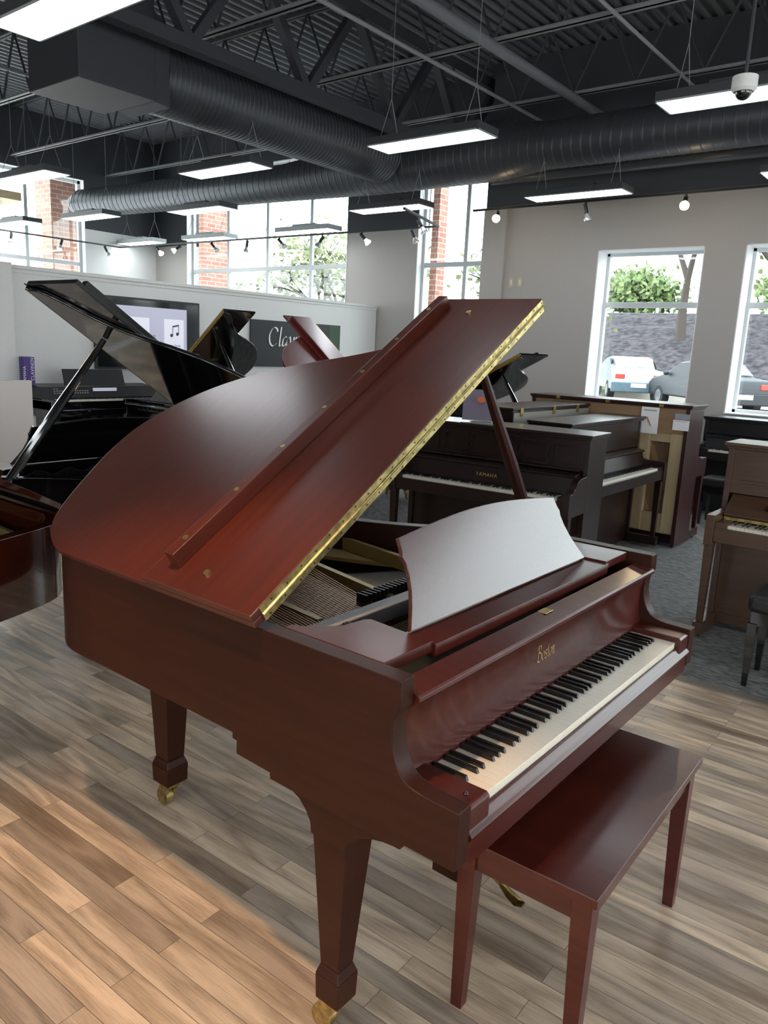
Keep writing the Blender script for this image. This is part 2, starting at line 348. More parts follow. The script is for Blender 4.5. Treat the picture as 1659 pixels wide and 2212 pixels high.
# ---------------------------------------------------------------- grand pianos
W = 1.488
def key_positions():
    wk = 1.225/52; names = 'A A# B C C# D D# E F F# G G#'.split(); whites = []; blacks = []; i = 0
    for k in range(88):
        nm = names[k % 12]
        if '#' in nm:
            off = {'A#': .12, 'C#': -.14, 'D#': .14, 'F#': -.17, 'G#': 0}[nm]; blacks.append((i+off*.6)*wk)
        else: whites.append(i*wk); i += 1
    return wk, whites, blacks
def keyboard(root, x0, yf, zk, detail):
    wk, wh, bl = key_positions()
    if detail:
        proto = MB().box(.0005, wk-.0005, 0, .19, -.022, 0).build('white_key', M['ivory'], root, .0012)
        proto.location = (x0+wh[0], yf, zk)
        for x in wh[1:]:
            o = proto.copy(); C.objects.link(o); o.location = (x0+x, yf, zk)
        b = MB(); b.taper((0, .05, -.01), (.0055, .05), (0, .0535, .0115), (.0042, .0455)); pb = b.build('black_key', M['ebony'], root, .0012)
        pb.location = (x0+bl[0], yf+.05, zk)
        for x in bl[1:]:
            o = pb.copy(); C.objects.link(o); o.location = (x0+x, yf+.05, zk)
    else:
        m = MB()
        for x in wh: m.box(x0+x+.0006, x0+x+wk-.0006, yf, yf+.15, zk-.02, zk)
        m.build('white_keys', M['ivoryside'], root)
        m = MB()
        for x in bl: m.box(x0+x-.005, x0+x+.005, yf+.05, yf+.15, zk-.005, zk+.011)
        m.build('black_keys', M['ebony'], root)
def outline(L, w=W):
    k = L-1.75
    pts = [(0, 1.30+k), (0, 1.42+k), (.022, 1.50+k), (.075, 1.585+k), (.15, 1.64+k), (.30, 1.70+k), (.46, 1.745+k), (.60, 1.748+k), (.74, 1.70+k), (.87, 1.605+k), (.98, 1.465+k*.9),
           (1.065, 1.29+k*.75), (1.13, 1.13+k*.6), (1.205, .99+k*.5), (1.30, .87+k*.4), (1.40, .775+k*.3), (1.465, .69+k*.2), (w-.003, .60+k*.1), (w, .50)]
    return smooth(pts, 5)
def offset(pl, d):   # offset an open polyline to its right
    out = []; n = len(pl)
    for i in range(n):
        a = Vector(pl[max(i-1, 0)]); b = Vector(pl[min(i+1, n-1)]); t = (b-a).normalized(); nn = Vector((t.y, -t.x)); p = Vector(pl[i])+nn*d; out.append((p.x, p.y))
    return out
ARM = [(0, .633), (0, .764), (.03, .7645), (.056, .765), (.085, .7665), (.105, .769), (.125, .774), (.141, .784), (.153, .799), (.161, .815), (.167, .835), (.171, .857), (.172, .879), (.171, .900), (.167, .916), (.156, .935), (.157, .993)]
def grand(name, label, loc, rz, L, mc, ml, mt, th=32., detail=False, prop=True, group=None, desk=True, lid_bottom=None):
    root = thing(name, label, 'piano', loc, rz, group)
    k = L-1.75; zt = .993; t = .05
    # case: two arms, straight sides and the bent rim
    m = MB(); low = [(.672, .692), (.672, .676), (.656, .675), (.656, .639), (.535, .636), (.534, .62), (.138, .618), (.127, .633)]
    prof = ARM+[(.75, zt), (.75, .692)]+low
    m.prism(prof, 0, t, 'x', None, (len(ARM),)); prof2 = ARM+[(.50, zt), (.50, .692), (.49, .692), (.49, .62), (.138, .618), (.127, .633)]
    m.prism(prof2, W-t, W, 'x', None, (len(ARM),))
    ol = [(0, .75)]+outline(L)[0:]; inn = offset(ol, t); inn[0] = (t, .75); inn[-1] = (W-t, .50)
    m.ribbon(ol, inn, .692, zt, False)
    m.build('case', mc, root, .003, weld=True)
    # belly edge under the rim, beams, keybed
    i2 = offset(ol, .06); i3 = offset(ol, .11)
    m = MB(); m.ribbon(i2, i3, .668, .70); m.box(.06, W-.06, .60, .66, .625, .70)
    m.box(t, W-t, .03, .60, .622, .690); m.build('keybed', mc, root, .002)
    m = MB(); m.prism([(.003, .615), (.003, .672), (-.005, .680), (-.006, .687), (.0, .694), (.008, .702), (.012, .712), (.018, .716), (.024, .712), (.026, .615)], t+.0005, W-t-.0005, 'x'); m.build('key_slip', mc if not detail else M['mahog_slip'], root, .0015)
    for s in (0, 1):
        a, b = (t, .1305) if not s else (1.3575, W-t)
        blk = MB().prism([(.004, .69), (.004, .745), (.012, .753), (.19, .753), (.19, .69)], a, b, 'x').build('cheek_block', mc if not detail else M['mahog'], root, .003)
        if detail and not s: MB().sphere((.066, .026, .768), .0058, 12, 8, (1, 1, .8)).build('brass_screw_knob', M['ebony'], root)
    keyboard(root, .1315, .022, .735, detail)
    MB().box(.131, 1.357, .172, .178, .70, .742).build('key_felt', M['felt_red'], root)
    fp = [(.168, .7372), (.178, .77), (.184, .82), (.183, .87), (.174, .905), (.162, .922), (.152, .928), (.143, .934), (.143, .943), (.148, .948), (.212, .958), (.212, .944), (.196, .93), (.198, .74)]
    MB().prism(fp, t+.001, W-t-.001, 'x').build('fallboard', mc if not detail else M['mahog'], root, .0012)
    # action, stretcher, plate, strings
    m = MB(); m.m = 1; m.box(t+.02, W-t-.02, .20, .54, .72, .84)
    for q in range(88):
        x = .13+q*.0139; m.box(x, x+.008, .226, .250, .84, .915+.012*math.sin(q*.5)); m.box(x+.002, x+.006, .214, .222, .84, .90); m.box(x, x+.006, .42, .52, .86, .90)
    m.build('action', [M['blacksatin'], M['felt'], M['mahog_dark']], root)
    MB().box(t, W-t, .548, .60, .90, .945).build('stretcher', M['rail'] if detail else mc, root, .003)
    sb = offset(ol, .052); pol = [(W-.052, .5), (.052, .5)]
    MB().prism([(.052, .5)]+sb[1:-1]+[(W-.052, .5)], .80, .81, 'z').build('soundboard', M['soundboard'], root)
    m = MB(); pa = offset(ol, .052); pb_ = offset(ol, .17); m.ribbon(pa, pb_, .858, .872)
    m.box(.052, W-.052, .60, .68, .85, .885)
    bars = [((.30, .66), (.42, 1.60+k)), ((.60, .62), (.80, 1.52+k)), ((.95, .64), (1.05, 1.25+k*.7)), ((1.2, .64), (1.22, .92+k*.5))]
    for a, b in bars: m.bar((a[0], a[1], .895), (b[0], b[1], .895), .022, .05)
    m.bar((.11, .66, .895), (.14, 1.5+k, .895), .02, .04)
    m.build('iron_plate', M['gold'], root, .002)
    m = MB(); m.m = 0
    nb = 40
    for q in range(nb):
        f = q/(nb-1); a = (.085+.42*f, .62); b = (.24+.56*f, 1.52+k-.10*f)
        m.add([(a[0]-.0022, a[1], .918), (a[0]+.0022, a[1], .918), (b[0]+.0022, b[1], .912), (b[0]-.0022, b[1], .912)], [(0, 1, 2, 3)])
        m.box(a[0]-.0015, a[0]+.0015, .62, .622, .88, .93)
    m.m = 1
    for q in range(70):
        f = q/69; a = (.34+1.04*f, .62); yb = (1.55+k)-(.95+k)*f**.62; b = (.16+1.22*f, yb)
        m.add([(a[0]-.001, a[1], .898), (a[0]+.001, a[1], .898), (b[0]+.001, b[1], .893), (b[0]-.001, b[1], .893)], [(0, 1, 2, 3)])
    m.build('strings', [M['copper'], M['string']], root)
    m = MB()
    for q in range(44):
        f = q/43; x = .50+f*.85; m.box(x, x+.007, .66, .70, .90, .94)
    m.build('dampers', M['blacksatin'], root)
    # music desk and its sliding shelf
    if desk:
        dk = bpy.data.objects.new('music_desk', None); 
        m = MB(); 
        for sx in (1, -1):
            pl = [(.056, .245), (.24, .245), (.24, .335), (.25, .441), (.235, .452), (.20, .456), (.165, .462), (.140, .480), (.125, .505), (.115, .518), (.095, .520), (.085, .55), (.056, .553)]
            if sx < 0: pl = [(W-a, b) for a, b in pl]
            m.prism(pl, .962, .990, 'z')
        m.prism([(.24, .236), (W-.24, .236), (W-.24, .335), (.24, .335)], .948, .984, 'z')
        m.build('desk_shelf', M['mahog'] if detail else mc, root, .002)
        tilt = R(27); Mx = Matrix.Translation((0, .322, .988)) @ Matrix.Rotation(-tilt, 4, 'X')
        h = .225; side = [(.25, 0), (.262, .02), (.280, .05), (.300, .09), (.312, .13), (.314, .16), (.308, .178), (.314, .19), (.318, .225)]
        top = [(.318+(W-.636)*i/12, .225+.030*math.sin(PI*i/12)) for i in range(1, 12)]
        rs = [(W-x, z) for x, z in side]; poly = side+top+rs[::-1]
        # board bent slightly like a page rest
        MB().prism(poly, -.006, .006, 'y', Mx).build('music_desk', M['desk'] if detail else mc, root, .0015)
        if detail:
            m = MB(); m.box(.235, .262, .40, .53, .93, .942); m.box(.262, .275, .52, .545, .945, .949); m.cyl((.25, .42, .95), (.25, .52, .955), .008); m.build('desk_bracket', M['blackmetal'], root)
            MB().box(.70, .745, .185, .212, .9555, .9585).build('lock_plate', M['brass'], root, .001)
    # legs
    def leg(cx, cy, z1, bw, nm):
        m = MB(); sx = 1 if cx < W/2 else -1
        if bw:
            X = lambda v: (cx-.055+v) if sx > 0 else (cx+.055-v)
            def fr(x0, x1, y0, y1, za, u0, u1, v0, v1, zb):
                m.taper(((X(x0)+X(x1))/2, (y0+y1)/2, za), (abs(x1-x0)/2, (y1-y0)/2), ((X(u0)+X(u1))/2, (v0+v1)/2, zb), (abs(u1-u0)/2, (v1-v0)/2))
            fr(.006, .062, .303, .360, .20, .004, .112, .292, .402, z1+.03); fr(-.002, .072, .294, .369, .172, .006, .062, .303, .360, .20); fr(.0, .070, .296, .367, .102, -.002, .072, .294, .369, .172)
        else:
            b = .041
            m.taper((cx, cy, .20), (b*.86, b*.86), (cx, cy, z1), (.058, .058)); m.taper((cx, cy, .172), (b*1.1, b*1.1), (cx, cy, .20), (b*.86, b*.86)); m.taper((cx, cy, .105), (b*1.05, b*1.05), (cx, cy, .172), (b*1.1, b*1.1))
        if bw:  # curved bracket block along the side
            br = [(-.205, 0), (-.195, -.010), (-.16, -.014), (-.12, -.024), (-.085, -.042), (-.056, -.07), (-.052, -.09), (.054, -.09), (.058, -.062), (.072, -.04), (.095, -.018), (.125, -.006), (.16, .0)]
            m.prism([(cy+p[0], z1+.062+p[1]) for p in br]+[(cy+.175, z1+.075), (cy-.165, z1+.075)], cx-.053, cx+.053, 'x')
            cx, cy = (cx-.02*sx, .335)
        o = m.build(nm, mt, root, .003)
        c = MB(); c.m = 0; c.cyl((cx, cy, .085), (cx, cy, .108), .022); c.prism([(cy-.028, .095), (cy+.028, .095), (cy+.05, .045), (cy+.035, .02), (cy+.01, .03)], cx-.022, cx-.016, 'x')
        c.prism([(cy-.028, .095), (cy+.028, .095), (cy+.05, .045), (cy+.035, .02), (cy+.01, .03)], cx+.016, cx+.022, 'x'); c.box(cx-.022, cx+.022, cy-.028, cy+.028, .088, .096)
        c.cyl((cx-.015, cy+.03, .031), (cx+.015, cy+.03, .031), .031, 20); c.build('caster', M['brassold'], root, .001)
        return o
    leg(.061, .347, .56, True, 'leg'); leg(W-.061, .347, .56, True, 'leg'); leg(.345, 1.405+k, .69, False, 'leg')
    # pedal lyre
    cx = W/2; m = MB(); m.box(cx-.17, cx+.17, .31, .42, .11, .21); m.box(cx-.155, cx+.155, .32, .41, .21, .235); m.box(cx-.18, cx+.18, .30, .43, .155, .175)
    m.box(cx-.10, cx-.055, .345, .395, .23, .62); m.box(cx+.055, cx+.10, .345, .395, .23, .62); m.build('pedal_lyre', mt, root, .003)
    m = MB(); m.cyl((cx-.05, .41, .22), (cx-.12, .62, .64), .006); m.cyl((cx+.05, .41, .22), (cx+.12, .62, .64), .006); m.build('lyre_braces', M['brass'], root)
    for q in (-1, 0, 1):
        pts = [(.32, .122), (.27, .118), (.235, .105), (.205, .085), (.175, .072), (.155, .072)]; wd = [.010, .010, .012, .019, .022, .012]; m = MB(); x = cx+q*.075
        vs = []; 
        for (y, z), w in zip(pts, wd):
            for dx, dz in ((-1, 0), (-.6, .006), (.6, .006), (1, 0), (.6, -.004), (-.6, -.004)): vs.append((x+dx*w, y, z+dz))
        fs = [(i*6+j, i*6+(j+1) % 6, (i+1)*6+(j+1) % 6, (i+1)*6+j) for i in range(len(pts)-1) for j in range(6)]+[list(range(6)), [30+j for j in range(6)]]
        m.add(vs, fs); m.build('pedal', M['brass'], root)
    # lid
    lid = bpy.data.objects.new('lid', None)
    ov = .013; front = .572; lo = outline(L); lp = [(-0.0, front)]+[(a, b) for a, b in offset([(0, .9)]+lo, -ov)]
    lp = [(p[0]+.012, p[1]) for p in lp if p[1] >= front or p[0] < .5]; lp = [p for p in lp if not (p[0] > 1.3 and p[1] < front)]; lp.append((W+.038, front)); lp[0] = (0, front)
    lp = [(max(p[0], 0), p[1]) for p in lp]
    m = MB(); m.prism(lp, .003, .024, 'z'); lid = m.build('lid', ml, root, .006, seg=3)
    lid.location = (-.012, 0, zt+.001); lid.rotation_euler = (0, -R(th), 0)
    fl = MB().box(.0, W+.038, front-.003, .995, .0255, .047).build('lid_flap', ml, lid, .003)
    MB().box(.065, 1.458, .899, .937, .047, .094).build('lid_batten', ml, lid, .002)
    m = MB(); m.box(.03, W+.03, front-.0060, front-.0032, .0035, .0225); m.box(.03, W+.03, front-.0060, front-.0032, .027, .0455); m.cyl((.03, front-.0065, .0248), (W+.045, front-.0065, .0248), .0038, 8)
    m.m = 1
    for q in range(26):
        x = .05+q*.0577
        m.cyl((x, front-.0068, .010+.003*(q % 2)), (x, front-.005, .010+.003*(q % 2)), .0028, 8); m.cyl((x+.02, front-.0068, .039-.003*(q % 2)), (x+.02, front-.005, .039-.003*(q % 2)), .0028, 8)
    m.build('piano_hinge', [M['brass'] if not detail else M['brassold'], M['blackmetal']], lid)
    if detail:
        for q in range(7):
            x = .13+q*.205; s = MB().cyl((x, .918, .0935), (x, .918, .0955), .008, 14).build('batten_screw', M['brassold'], lid)
        MB().cyl((.075, .80, .046), (.075, .80, .053), .010, 14).build('lid_bumper', M['brassold'], lid)
        MB().cyl((1.42, .80, .046), (1.42, .80, .053), .010, 14).build('lid_bumper', M['brassold'], lid)
    if prop:
        u = .98*1.17; yb = .76+k*.4; top = (u*math.cos(R(th))-.012, yb+.02, zt+u*math.sin(R(th))-.004); bot = (W-.055 if yb < .9 else W-.09, .72+k*.2, .965)
        
        if detail: top = (1.15*math.cos(R(th))-.012, .605, zt+1.15*math.sin(R(th))-.006); bot = (W-.045, .612, .965)
        m = MB(); m.tube([bot, tuple(bot[i]*.5+top[i]*.5 for i in range(3)), top], [.021, .024, .014], 10); m.build('lid_prop', M['mahog_dark'] if detail else mt, root)
    return root

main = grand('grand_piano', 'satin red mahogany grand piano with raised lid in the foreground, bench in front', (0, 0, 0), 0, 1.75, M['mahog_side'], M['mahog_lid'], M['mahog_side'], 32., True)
script_text('fallboard_logo', 'Boston', .0235, M['goldleaf'], main, (.665, .1812, .826), (R(86), 0, 0), nib=(.07, .05), dx=.78, ext=.0015)

# bench
def bench(label, loc, rz, w, d, h, mat, group=None, seat=None):
    r = thing('piano_bench', label, 'bench', loc, rz, group)
    MB().box(0, w, 0, d, h-.025, h).build('seat_lid', seat or mat, r, .003)
    m = MB(); a = .022; m.box(a, w-a, a, a+.02, h-.09, h-.025); m.box(a, w-a, d-a-.02, d-a, h-.09, h-.025); m.box(a, a+.02, a, d-a, h-.09, h-.025); m.box(w-a-.02, w-a, a, d-a, h-.09, h-.025); m.build('apron', mat, r, .002)
    for x in (.012, w-.012):
        for y in (.012, d-.012):
            sx = 1 if x < w/2 else -1; sy = 1 if y < d/2 else -1; m = MB()
            m.taper((x+sx*.022, y+sy*.022, 0), (.0155, .0155), (x+sx*.026, y+sy*.026, h-.025), (.025, .025)); m.build('leg', mat, r, .002)
    return r
bench('red mahogany bench standing at the keyboard of the foreground grand', (.288, -.192, 0), 1.2, .815, .372, .50, M['mahog'])

# other grands
grand('grand_piano', 'polished black grand with lid on a long stick, behind the foreground piano at left', (1.92, 3.50, 0), 180, 1.60, M['black'], M['black'], M['black'], 34.)
grand('grand_piano', 'polished reddish brown grand cut off at the left edge of the photo', (.36, 3.50, 0), 180, 1.66, M['mahog_polish'], M['mahog_polish'], M['mahog_polish'], 28., prop=False).scale = (1, 1, .965)
grand('grand_piano', 'polished black grand with brass-edged lid in front of the wall television', (3.48, 6.72, 0), -90, 1.60, M['black'], M['black'], M['black'], 38.)
grand('grand_piano', 'red mahogany grand with raised lid in front of the black sign', (6.10, 4.62, 0), 90, 1.60, M['redlid'], M['redlid'], M['mahog_dark'], 38.)
grand('grand_piano', 'small black grand with raised lid near the right wall behind the lid prop', (5.40, 4.50, 0), -102.8, 1.50, M['black'], M['black'], M['black'], 24.5)

# ---------------------------------------------------------------- uprights
def upright(name, label, loc, rz, w, f, dd, h, mc, style='plain', brand=None, group=None, showback=False, kz=.735, inset=.02, lidlift=False):
    r = thing(name, label, 'piano', loc, rz, group); d = f+dd; t = .035
    m = MB(); m.box(0, t, f, d, .10, h-.03); m.box(w-t, w, f, d, .10, h-.03); m.box(0, t, f-.02, d, .0+.02, .10); m.box(w-t, w, f-.02, d, .02, .10); m.box(t, w-t, f+.02, d-.10, .04, .10)
    if not showback: m.box(t, w-t, d-.02, d, .05, h-.03)
    m.build('case', mc, r, .003)
    ovh = .022
    m = MB(); m.box(-ovh, w+ovh, f-ovh-.01, d+.008, h-.022, h); m.box(-.010, w+.010, f-.018, d, h-.038, h-.022)
    m.build('top_lid', mc, r, .004)
    MB().box(t, w-t, f+.005, f+.022, kz+.16, h-.036).build('upper_panel', mc, r, .002)
    MB().box(t, w-t, f+.02, f+.036, .10, kz-.11).build('lower_panel', mc, r, .002)
    m = MB(); m.box(t, w-t, .02, f+.03, kz-.105, kz-.05); m.box(.05, w-.05, .012, .034, kz-.105, kz-.018); m.build('keybed', mc, r, .003)
    for s in (0, 1):
        x0, x1 = (0, .05) if not s else (w-.05, w)
        if style == 'ornate':
            pr = [(0, kz-.125), (0, kz+.03), (.012, kz+.038), (.05, kz+.04), (.06, kz+.05), (.075, kz+.066), (.10, kz+.066), (.115, kz+.09), (.14, kz+.112), (.19, kz+.125), (f, kz+.13), (f, kz-.125)]
        elif style == 'brown': pr = [(0, kz-.13), (0, kz+.055), (f, kz+.055), (f, kz-.13)]
        else: pr = [(0, kz-.12), (0, kz+.045), (.03, kz+.05), (.16, kz+.05), (f, kz+.075), (f, kz-.12)]
        MB().prism(pr, x0, x1, 'x').build('arm', mc, r, .003)
        MB().box(.05 if not s else (w+1.225)/2+.001, (w-1.225)/2-.001 if not s else w-.05, .02, .19, kz-.06, kz+.012).build('cheek_block', mc, r, .003)
    k0 = (w-1.225)/2; keyboard(r, k0, .035, kz, False)
    if style == 'brown':
        m = MB(); m.prism([(.15, kz+.045), (.155, kz+.052), (.30, kz+.155), (.31, kz+.15), (.16, kz+.03)], .055, w-.055, 'x'); m.build('fallboard', mc, r, .002)
        MB().box(.055, w-.055, .168, .176, kz+.012, kz+.042).build('brass_rail', M['brassold'], r)
        m = MB(); m.box(.10, w-.10, f-.012, f+.01, kz+.23, kz+.245); m.build('panel_moulding', mc, r, .002)
    else:
        m = MB(); m.prism([(.186, kz+.003), (.190, kz+.02), (.212, kz+.118), (.196, kz+.122), (.194, kz+.134), (.21, kz+.140), (f+.02, kz+.158), (f+.02, kz-.02), (.20, kz-.02)], .05, w-.05, 'x'); m.build('fallboard', mc, r, .002)
    if brand: text('brand_lettering', brand, .036, M['goldleaf'], r, (w*.5, .1930, kz+.050), (R(77), 0, 0), .0008, 0, 'CENTER', 1.25, 1.0)
    # legs with toe blocks, pedals
    if style != 'none':
        for x in (.028, w-.028):
            m = MB(); m.taper((x, .045, .10), (.018, .018), (x, .045, kz-.11), (.026, .028)); m.build('leg', mc, r, .003)
            m = MB(); m.box(x-.028, x+.028, .0, f, .03, .105); m.build('toe_block', mc, r, .003)
            for y in (.06, d-.06):
                m = MB(); m.cyl((x-.012, y, .018), (x+.012, y, .018), .018, 12); m.build('caster', M['brassold'], r)
    for q in (-1, 0, 1):
        x = w/2+q*.085; m = MB(); m.box(x-.014, x+.014, f-.07, f+.03, .062, .070); m.build('pedal', M['brass'], r, .002)
    if style == 'ornate':
        # carved music shelf panels in relief
        zc0, zc1 = kz+.175, h-.06
        def scroll(cx, ww, zz0, zz1, nm):
            o = [(-.5, .08), (-.46, .45), (-.5, .80), (-.42, 1.0), (-.15, .96), (.15, .96), (.42, 1.0), (.5, .80), (.44, .45), (.5, .08), (.2, 0.0), (-.2, .06)]
            po = smooth([(cx+a*ww, zz0+b*(zz1-zz0)) for a, b in o], 5, True); pi = smooth([(cx+a*(ww-.05), zz0+.022+b*(zz1-zz0-.045)) for a, b in o], 5, True)
            m = MB(); n = len(po); vs = [(p[0], y, p[1]) for y in (f+.006, f-.012) for pl in (po, pi) for p in pl]; fs = []
            for i in range(n):
                j = (i+1) % n; fs += [(2*n+i, 2*n+j, 3*n+j, 3*n+i), (i, j, 2*n+j, 2*n+i), (n+j, n+i, 3*n+i, 3*n+j)]
            m.add(vs, fs); m.build(nm, M['walnut_dark'], r)
        scroll(w*.28, .24, zc0, zc1, 'carved_scroll'); scroll(w*.5, .42, zc0-.01, zc1+.02, 'carved_scroll'); scroll(w*.72, .24, zc0, zc1, 'carved_scroll')
        zz = kz+.19
        for a, b in ((.07, w*.17), (w*.83, w-.07)):
            m = MB(); m.box(a, b, f-.008, f+.006, zz, zz+.010); m.box(a, a+.008, f-.006, f+.006, zz, zc1-.03); m.box(b-.008, b, f-.006, f+.006, zz, zc1-.03); m.box(a, b, f-.004, f+.006, zc1-.03, zc1-.022)
            m.build('panel_moulding', M['walnut_dark'], r, .002)
        m = MB(); m.box(.05, w-.05, f-.03, f+.01, kz+.158, kz+.172); m.build('music_ledge', mc, r, .004)
    if showback:
        m = MB(); m.box(t, w-t, d-.045, d-.01, h-.26, h-.036); m.build('back_rail', M['backwood'], r, .002)
        m = MB(); m.box(t, w-t, d-.04, d-.02, .12, .30); m.box(t, w-t, d-.044, d-.022, h-.34, h-.26); m.build('back_bottom_rail', M['postwood'], r, .002)
        MB().box(t, w-t, d-.09, d-.08, .12, h-.2).build('soundboard', M['soundboard'], r)
        for x in (t, .33, .70, 1.07, w-t-.12):
            MB().box(x, x+.11, d-.075, d-.012, .13, h-.25).build('back_post', M['postwood'], r, .004)
        m = MB()
        for i in range(6): m.bar((.05+i*.25, d-.078, .3), (.35+i*.25, d-.078, .95), .02, .04)
        m.build('soundboard_ribs', M['backwood'], r)
        m = MB(); m.tube([(.17+.04*i, d+.0, .70+.012*math.sin(i*2.)) for i in range(8)], .010, 8); m.build('back_handle', M['backwood'], r)
        for x in (.25, .75, 1.25): MB().box(x-.02, x+.02, d+.008, d+.011, h-.030, h-.004).build('lid_hinge', M['brass'], r)
    return r
upright('upright_piano', 'dark ornate upright with gold maker name and carved panels, behind the lid prop', (3.348, 2.805, 0), -86, 1.42, .29, .34, 1.145, M['walnut_dark'], 'ornate', 'YAMAHA')
upright('upright_piano', 'dark upright with white keys showing, its side against the carved upright', (4.21, 1.52, 0), 0, 1.48, .27, .34, 1.165, M['walnut_dark'])
U2 = upright('upright_piano', 'dark console with brass hinges along the back edge of its closed top', (5.72, 2.92, 0), 180, 1.42, .25, .35, 1.235, M['walnut_dark'], showback=False)
m = MB(); m.box(.0, 1.42, .598, .606, 1.10, 1.195); m.build('back_rail', plain('grey_back_rail', (.20, .185, .16), .5), U2)
for x in (.25, .72, 1.3): MB().box(x-.022, x+.022, .606, .612, 1.165, 1.232).build('lid_hinge', M['brass'], U2)
TALL = upright('upright_piano', 'tall upright turned away, showing its tan wooden back with paper notices', (6.44, 1.40, 0), 90, 1.53, .27, .41, 1.287, M['mahog_dark'], showback=True)
upright('upright_piano', 'brown walnut upright with open keyboard at the right edge on grey carpet', (3.551, .563, 0), -90.5, 1.46, .286, .30, 1.19, M['walnut'], 'brown', kz=.72)
upright('upright_piano', 'black upright standing under the right-hand window', (7.55, 1.85, 0), -90, 1.50, .27, .33, 1.08, M['blacksatin'])

# ---------------------------------------------------------------- room shell
XR, XO, YJ, YB, YP = 8.9, 9.25, 5.56, 14.0, 7.8     # right wall, outer window plane, jog, back wall, partition
XL, YS, ZD, ZBK = -7.0, -9.0, 5.6, 3.70
struct(MB().box(XL, 2.86, YS, YB+.3, -.05, 0).build('floor', M['floor']))
def carp():
    m = MB(); m.box(2.90, 9.5, YS, YB+.3, -.05, .004); return m.build('floor_carpet', M['carpet'])
cp = carp(); cp.name = 'floor'; struct(cp)
struct(MB().box(2.84, 2.905, YS, YB+.3, -.04, .008).build('trim_1', plain('floor_transition', (.20, .17, .145), .5), None, .002))
def holed(m, lo, hi, z0, z1, holes, a, b, axis):
    """wall slab with rectangular holes; lo/hi along the wall, a..b thickness"""
    def bx(u0, u1, w0, w1):
        if u1-u0 < 1e-4 or w1-w0 < 1e-4: return
        if axis == 'x': m.box(a, b, u0, u1, w0, w1)
        else: m.box(u0, u1, a, b, w0, w1)
    cur = lo
    for h0, h1, s, t in sorted(holes):
        bx(cur, h0, z0, z1); bx(h0, h1, z0, s); bx(h0, h1, t, z1); cur = h1
    bx(cur, hi, z0, z1)
W1 = [(2.42, 3.79, 1.06, 3.05), (.58, 1.95, 1.06, 3.05)]+[(-1.26, .11, 1.06, 3.05), (-8.3, -2.0, .35, 4.6)]
m = MB(); m.m = 0; holed(m, YS, YJ, 0, ZBK, [(a, b, s, min(t, ZBK)) for a, b, s, t in W1], XR, XR+.42, 'x'); m.m = 1; holed(m, YS, YJ, ZBK, ZD, [(-8.3, -2.0, ZBK, 4.6)], XR-.002, XR+.42, 'x')
struct(m.build('wall_right', [M['wall'], M['wallblack']]))
m = MB(); m.box(XR-.05, XR, 5.19, YJ, 0, ZBK-.02); struct(m.build('trim_2', M['wall'], None, .003))
WM = [(8.52, 12.93, .9, 4.9), (5.62, 7.02, .9, 4.9)]
m = MB(); m.m = 0; holed(m, YJ, YB, 0, ZBK, [(a, b, s, ZBK) for a, b, s, t in WM], XO, XO+.30, 'x'); m.m = 1
holed(m, YJ, YB, ZBK-.15, ZD, [(a, b, ZBK-.15, 4.9) for a, b, s, t in WM], XO-.01, XO+.30, 'x')
struct(m.build('wall_right_far', [M['wall'], M['wallblack']]))
m = MB(); m.m = 0; holed(m, XL, XO+.3, 0, ZBK, [(2.2, 7.6, .9, ZBK)], YB, YB+.3, 'y'); m.m = 1; holed(m, XL, XO+.3, ZBK, ZD, [(2.2, 7.6, ZBK, 4.6)], YB, YB+.3, 'y')
struct(m.build('wall_back', [M['wallwhite'], M['wallblack']]))
m = MB(); m.m = 0; holed(m, YS, YB, 0, ZD, [(-6+i*2.6, -4.2+i*2.6, .8, 3.4) for i in range(4)], XL-.3, XL, 'x'); struct(m.build('wall_left', [M['wallwhite'], M['wallblack']]))
m = MB(); holed(m, XL, XO+.3, 0, ZD, [(-5+i*3.2, -2.6+i*3.2, .6, 3.4) for i in range(4)], YS-.3, YS, 'y'); struct(m.build('wall_front', [M['wall']]))
# windows
WN = [0]
def window(lo, hi, s, t, pl, axis, vs=(), hs=(), fw=.05, reveal=None, sgn=1):
    WN[0] += 1; r = bpy.data.objects.new('window_%d' % WN[0], None); C.objects.link(r); struct(r)
    def bx(m, u0, u1, w0, w1, d0, d1):
        a, b = pl+d0, pl+d1
        if axis == 'x': m.box(a, b, u0, u1, w0, w1)
        else: m.box(u0, u1, a, b, w0, w1)
    m = MB(); bx(m, lo, lo+fw, s, t, 0, .07); bx(m, hi-fw, hi, s, t, 0, .07); bx(m, lo, hi, s, s+fw, 0, .07); bx(m, lo, hi, t-fw, t, 0, .07); m.build('window_frame', M['frame'], r, .004)
    for v in vs: mm = MB(); bx(mm, v-.032, v+.032, s, t, .005, .06); mm.build('mullion', M['frame'], r, .003)
    for h in hs: mm = MB(); bx(mm, lo, hi, h-.035, h+.035, .003, .065); mm.build('transom', M['frame'], r, .003)
    mm = MB(); bx(mm, lo+fw, hi-fw, s+fw, t-fw, .028, .034); mm.build('pane', M['glass'], r)
    if reveal:
        m = MB(); d = -reveal; e = .012; bx(m, lo, lo+e, s, t, d, 0); bx(m, hi-e, hi, s, t, d, 0); bx(m, lo, hi, t-e, t, d, 0); bx(m, lo, hi, s, s+e, d-.03, 0); m.build('reveal', M['reveal'], r)
    return r
for a, b, s, t in W1[:3]: window(a, b, s, t, XR+.30, 'x', (), (2.37,), .05, .30)
window(-8.3, -2.0, .35, 4.6, XR+.30, 'x', (-6.7, -5.15, -3.6), (3.0,), .06, .30)
window(8.52, 12.93, .9, 4.9, XO+.12, 'x', (9.51, 10.66, 11.79), (3.04,), .06, .13)
window(5.62, 7.02, .9, 4.9, XO+.12, 'x', (6.18,), (3.0,), .06, .13)
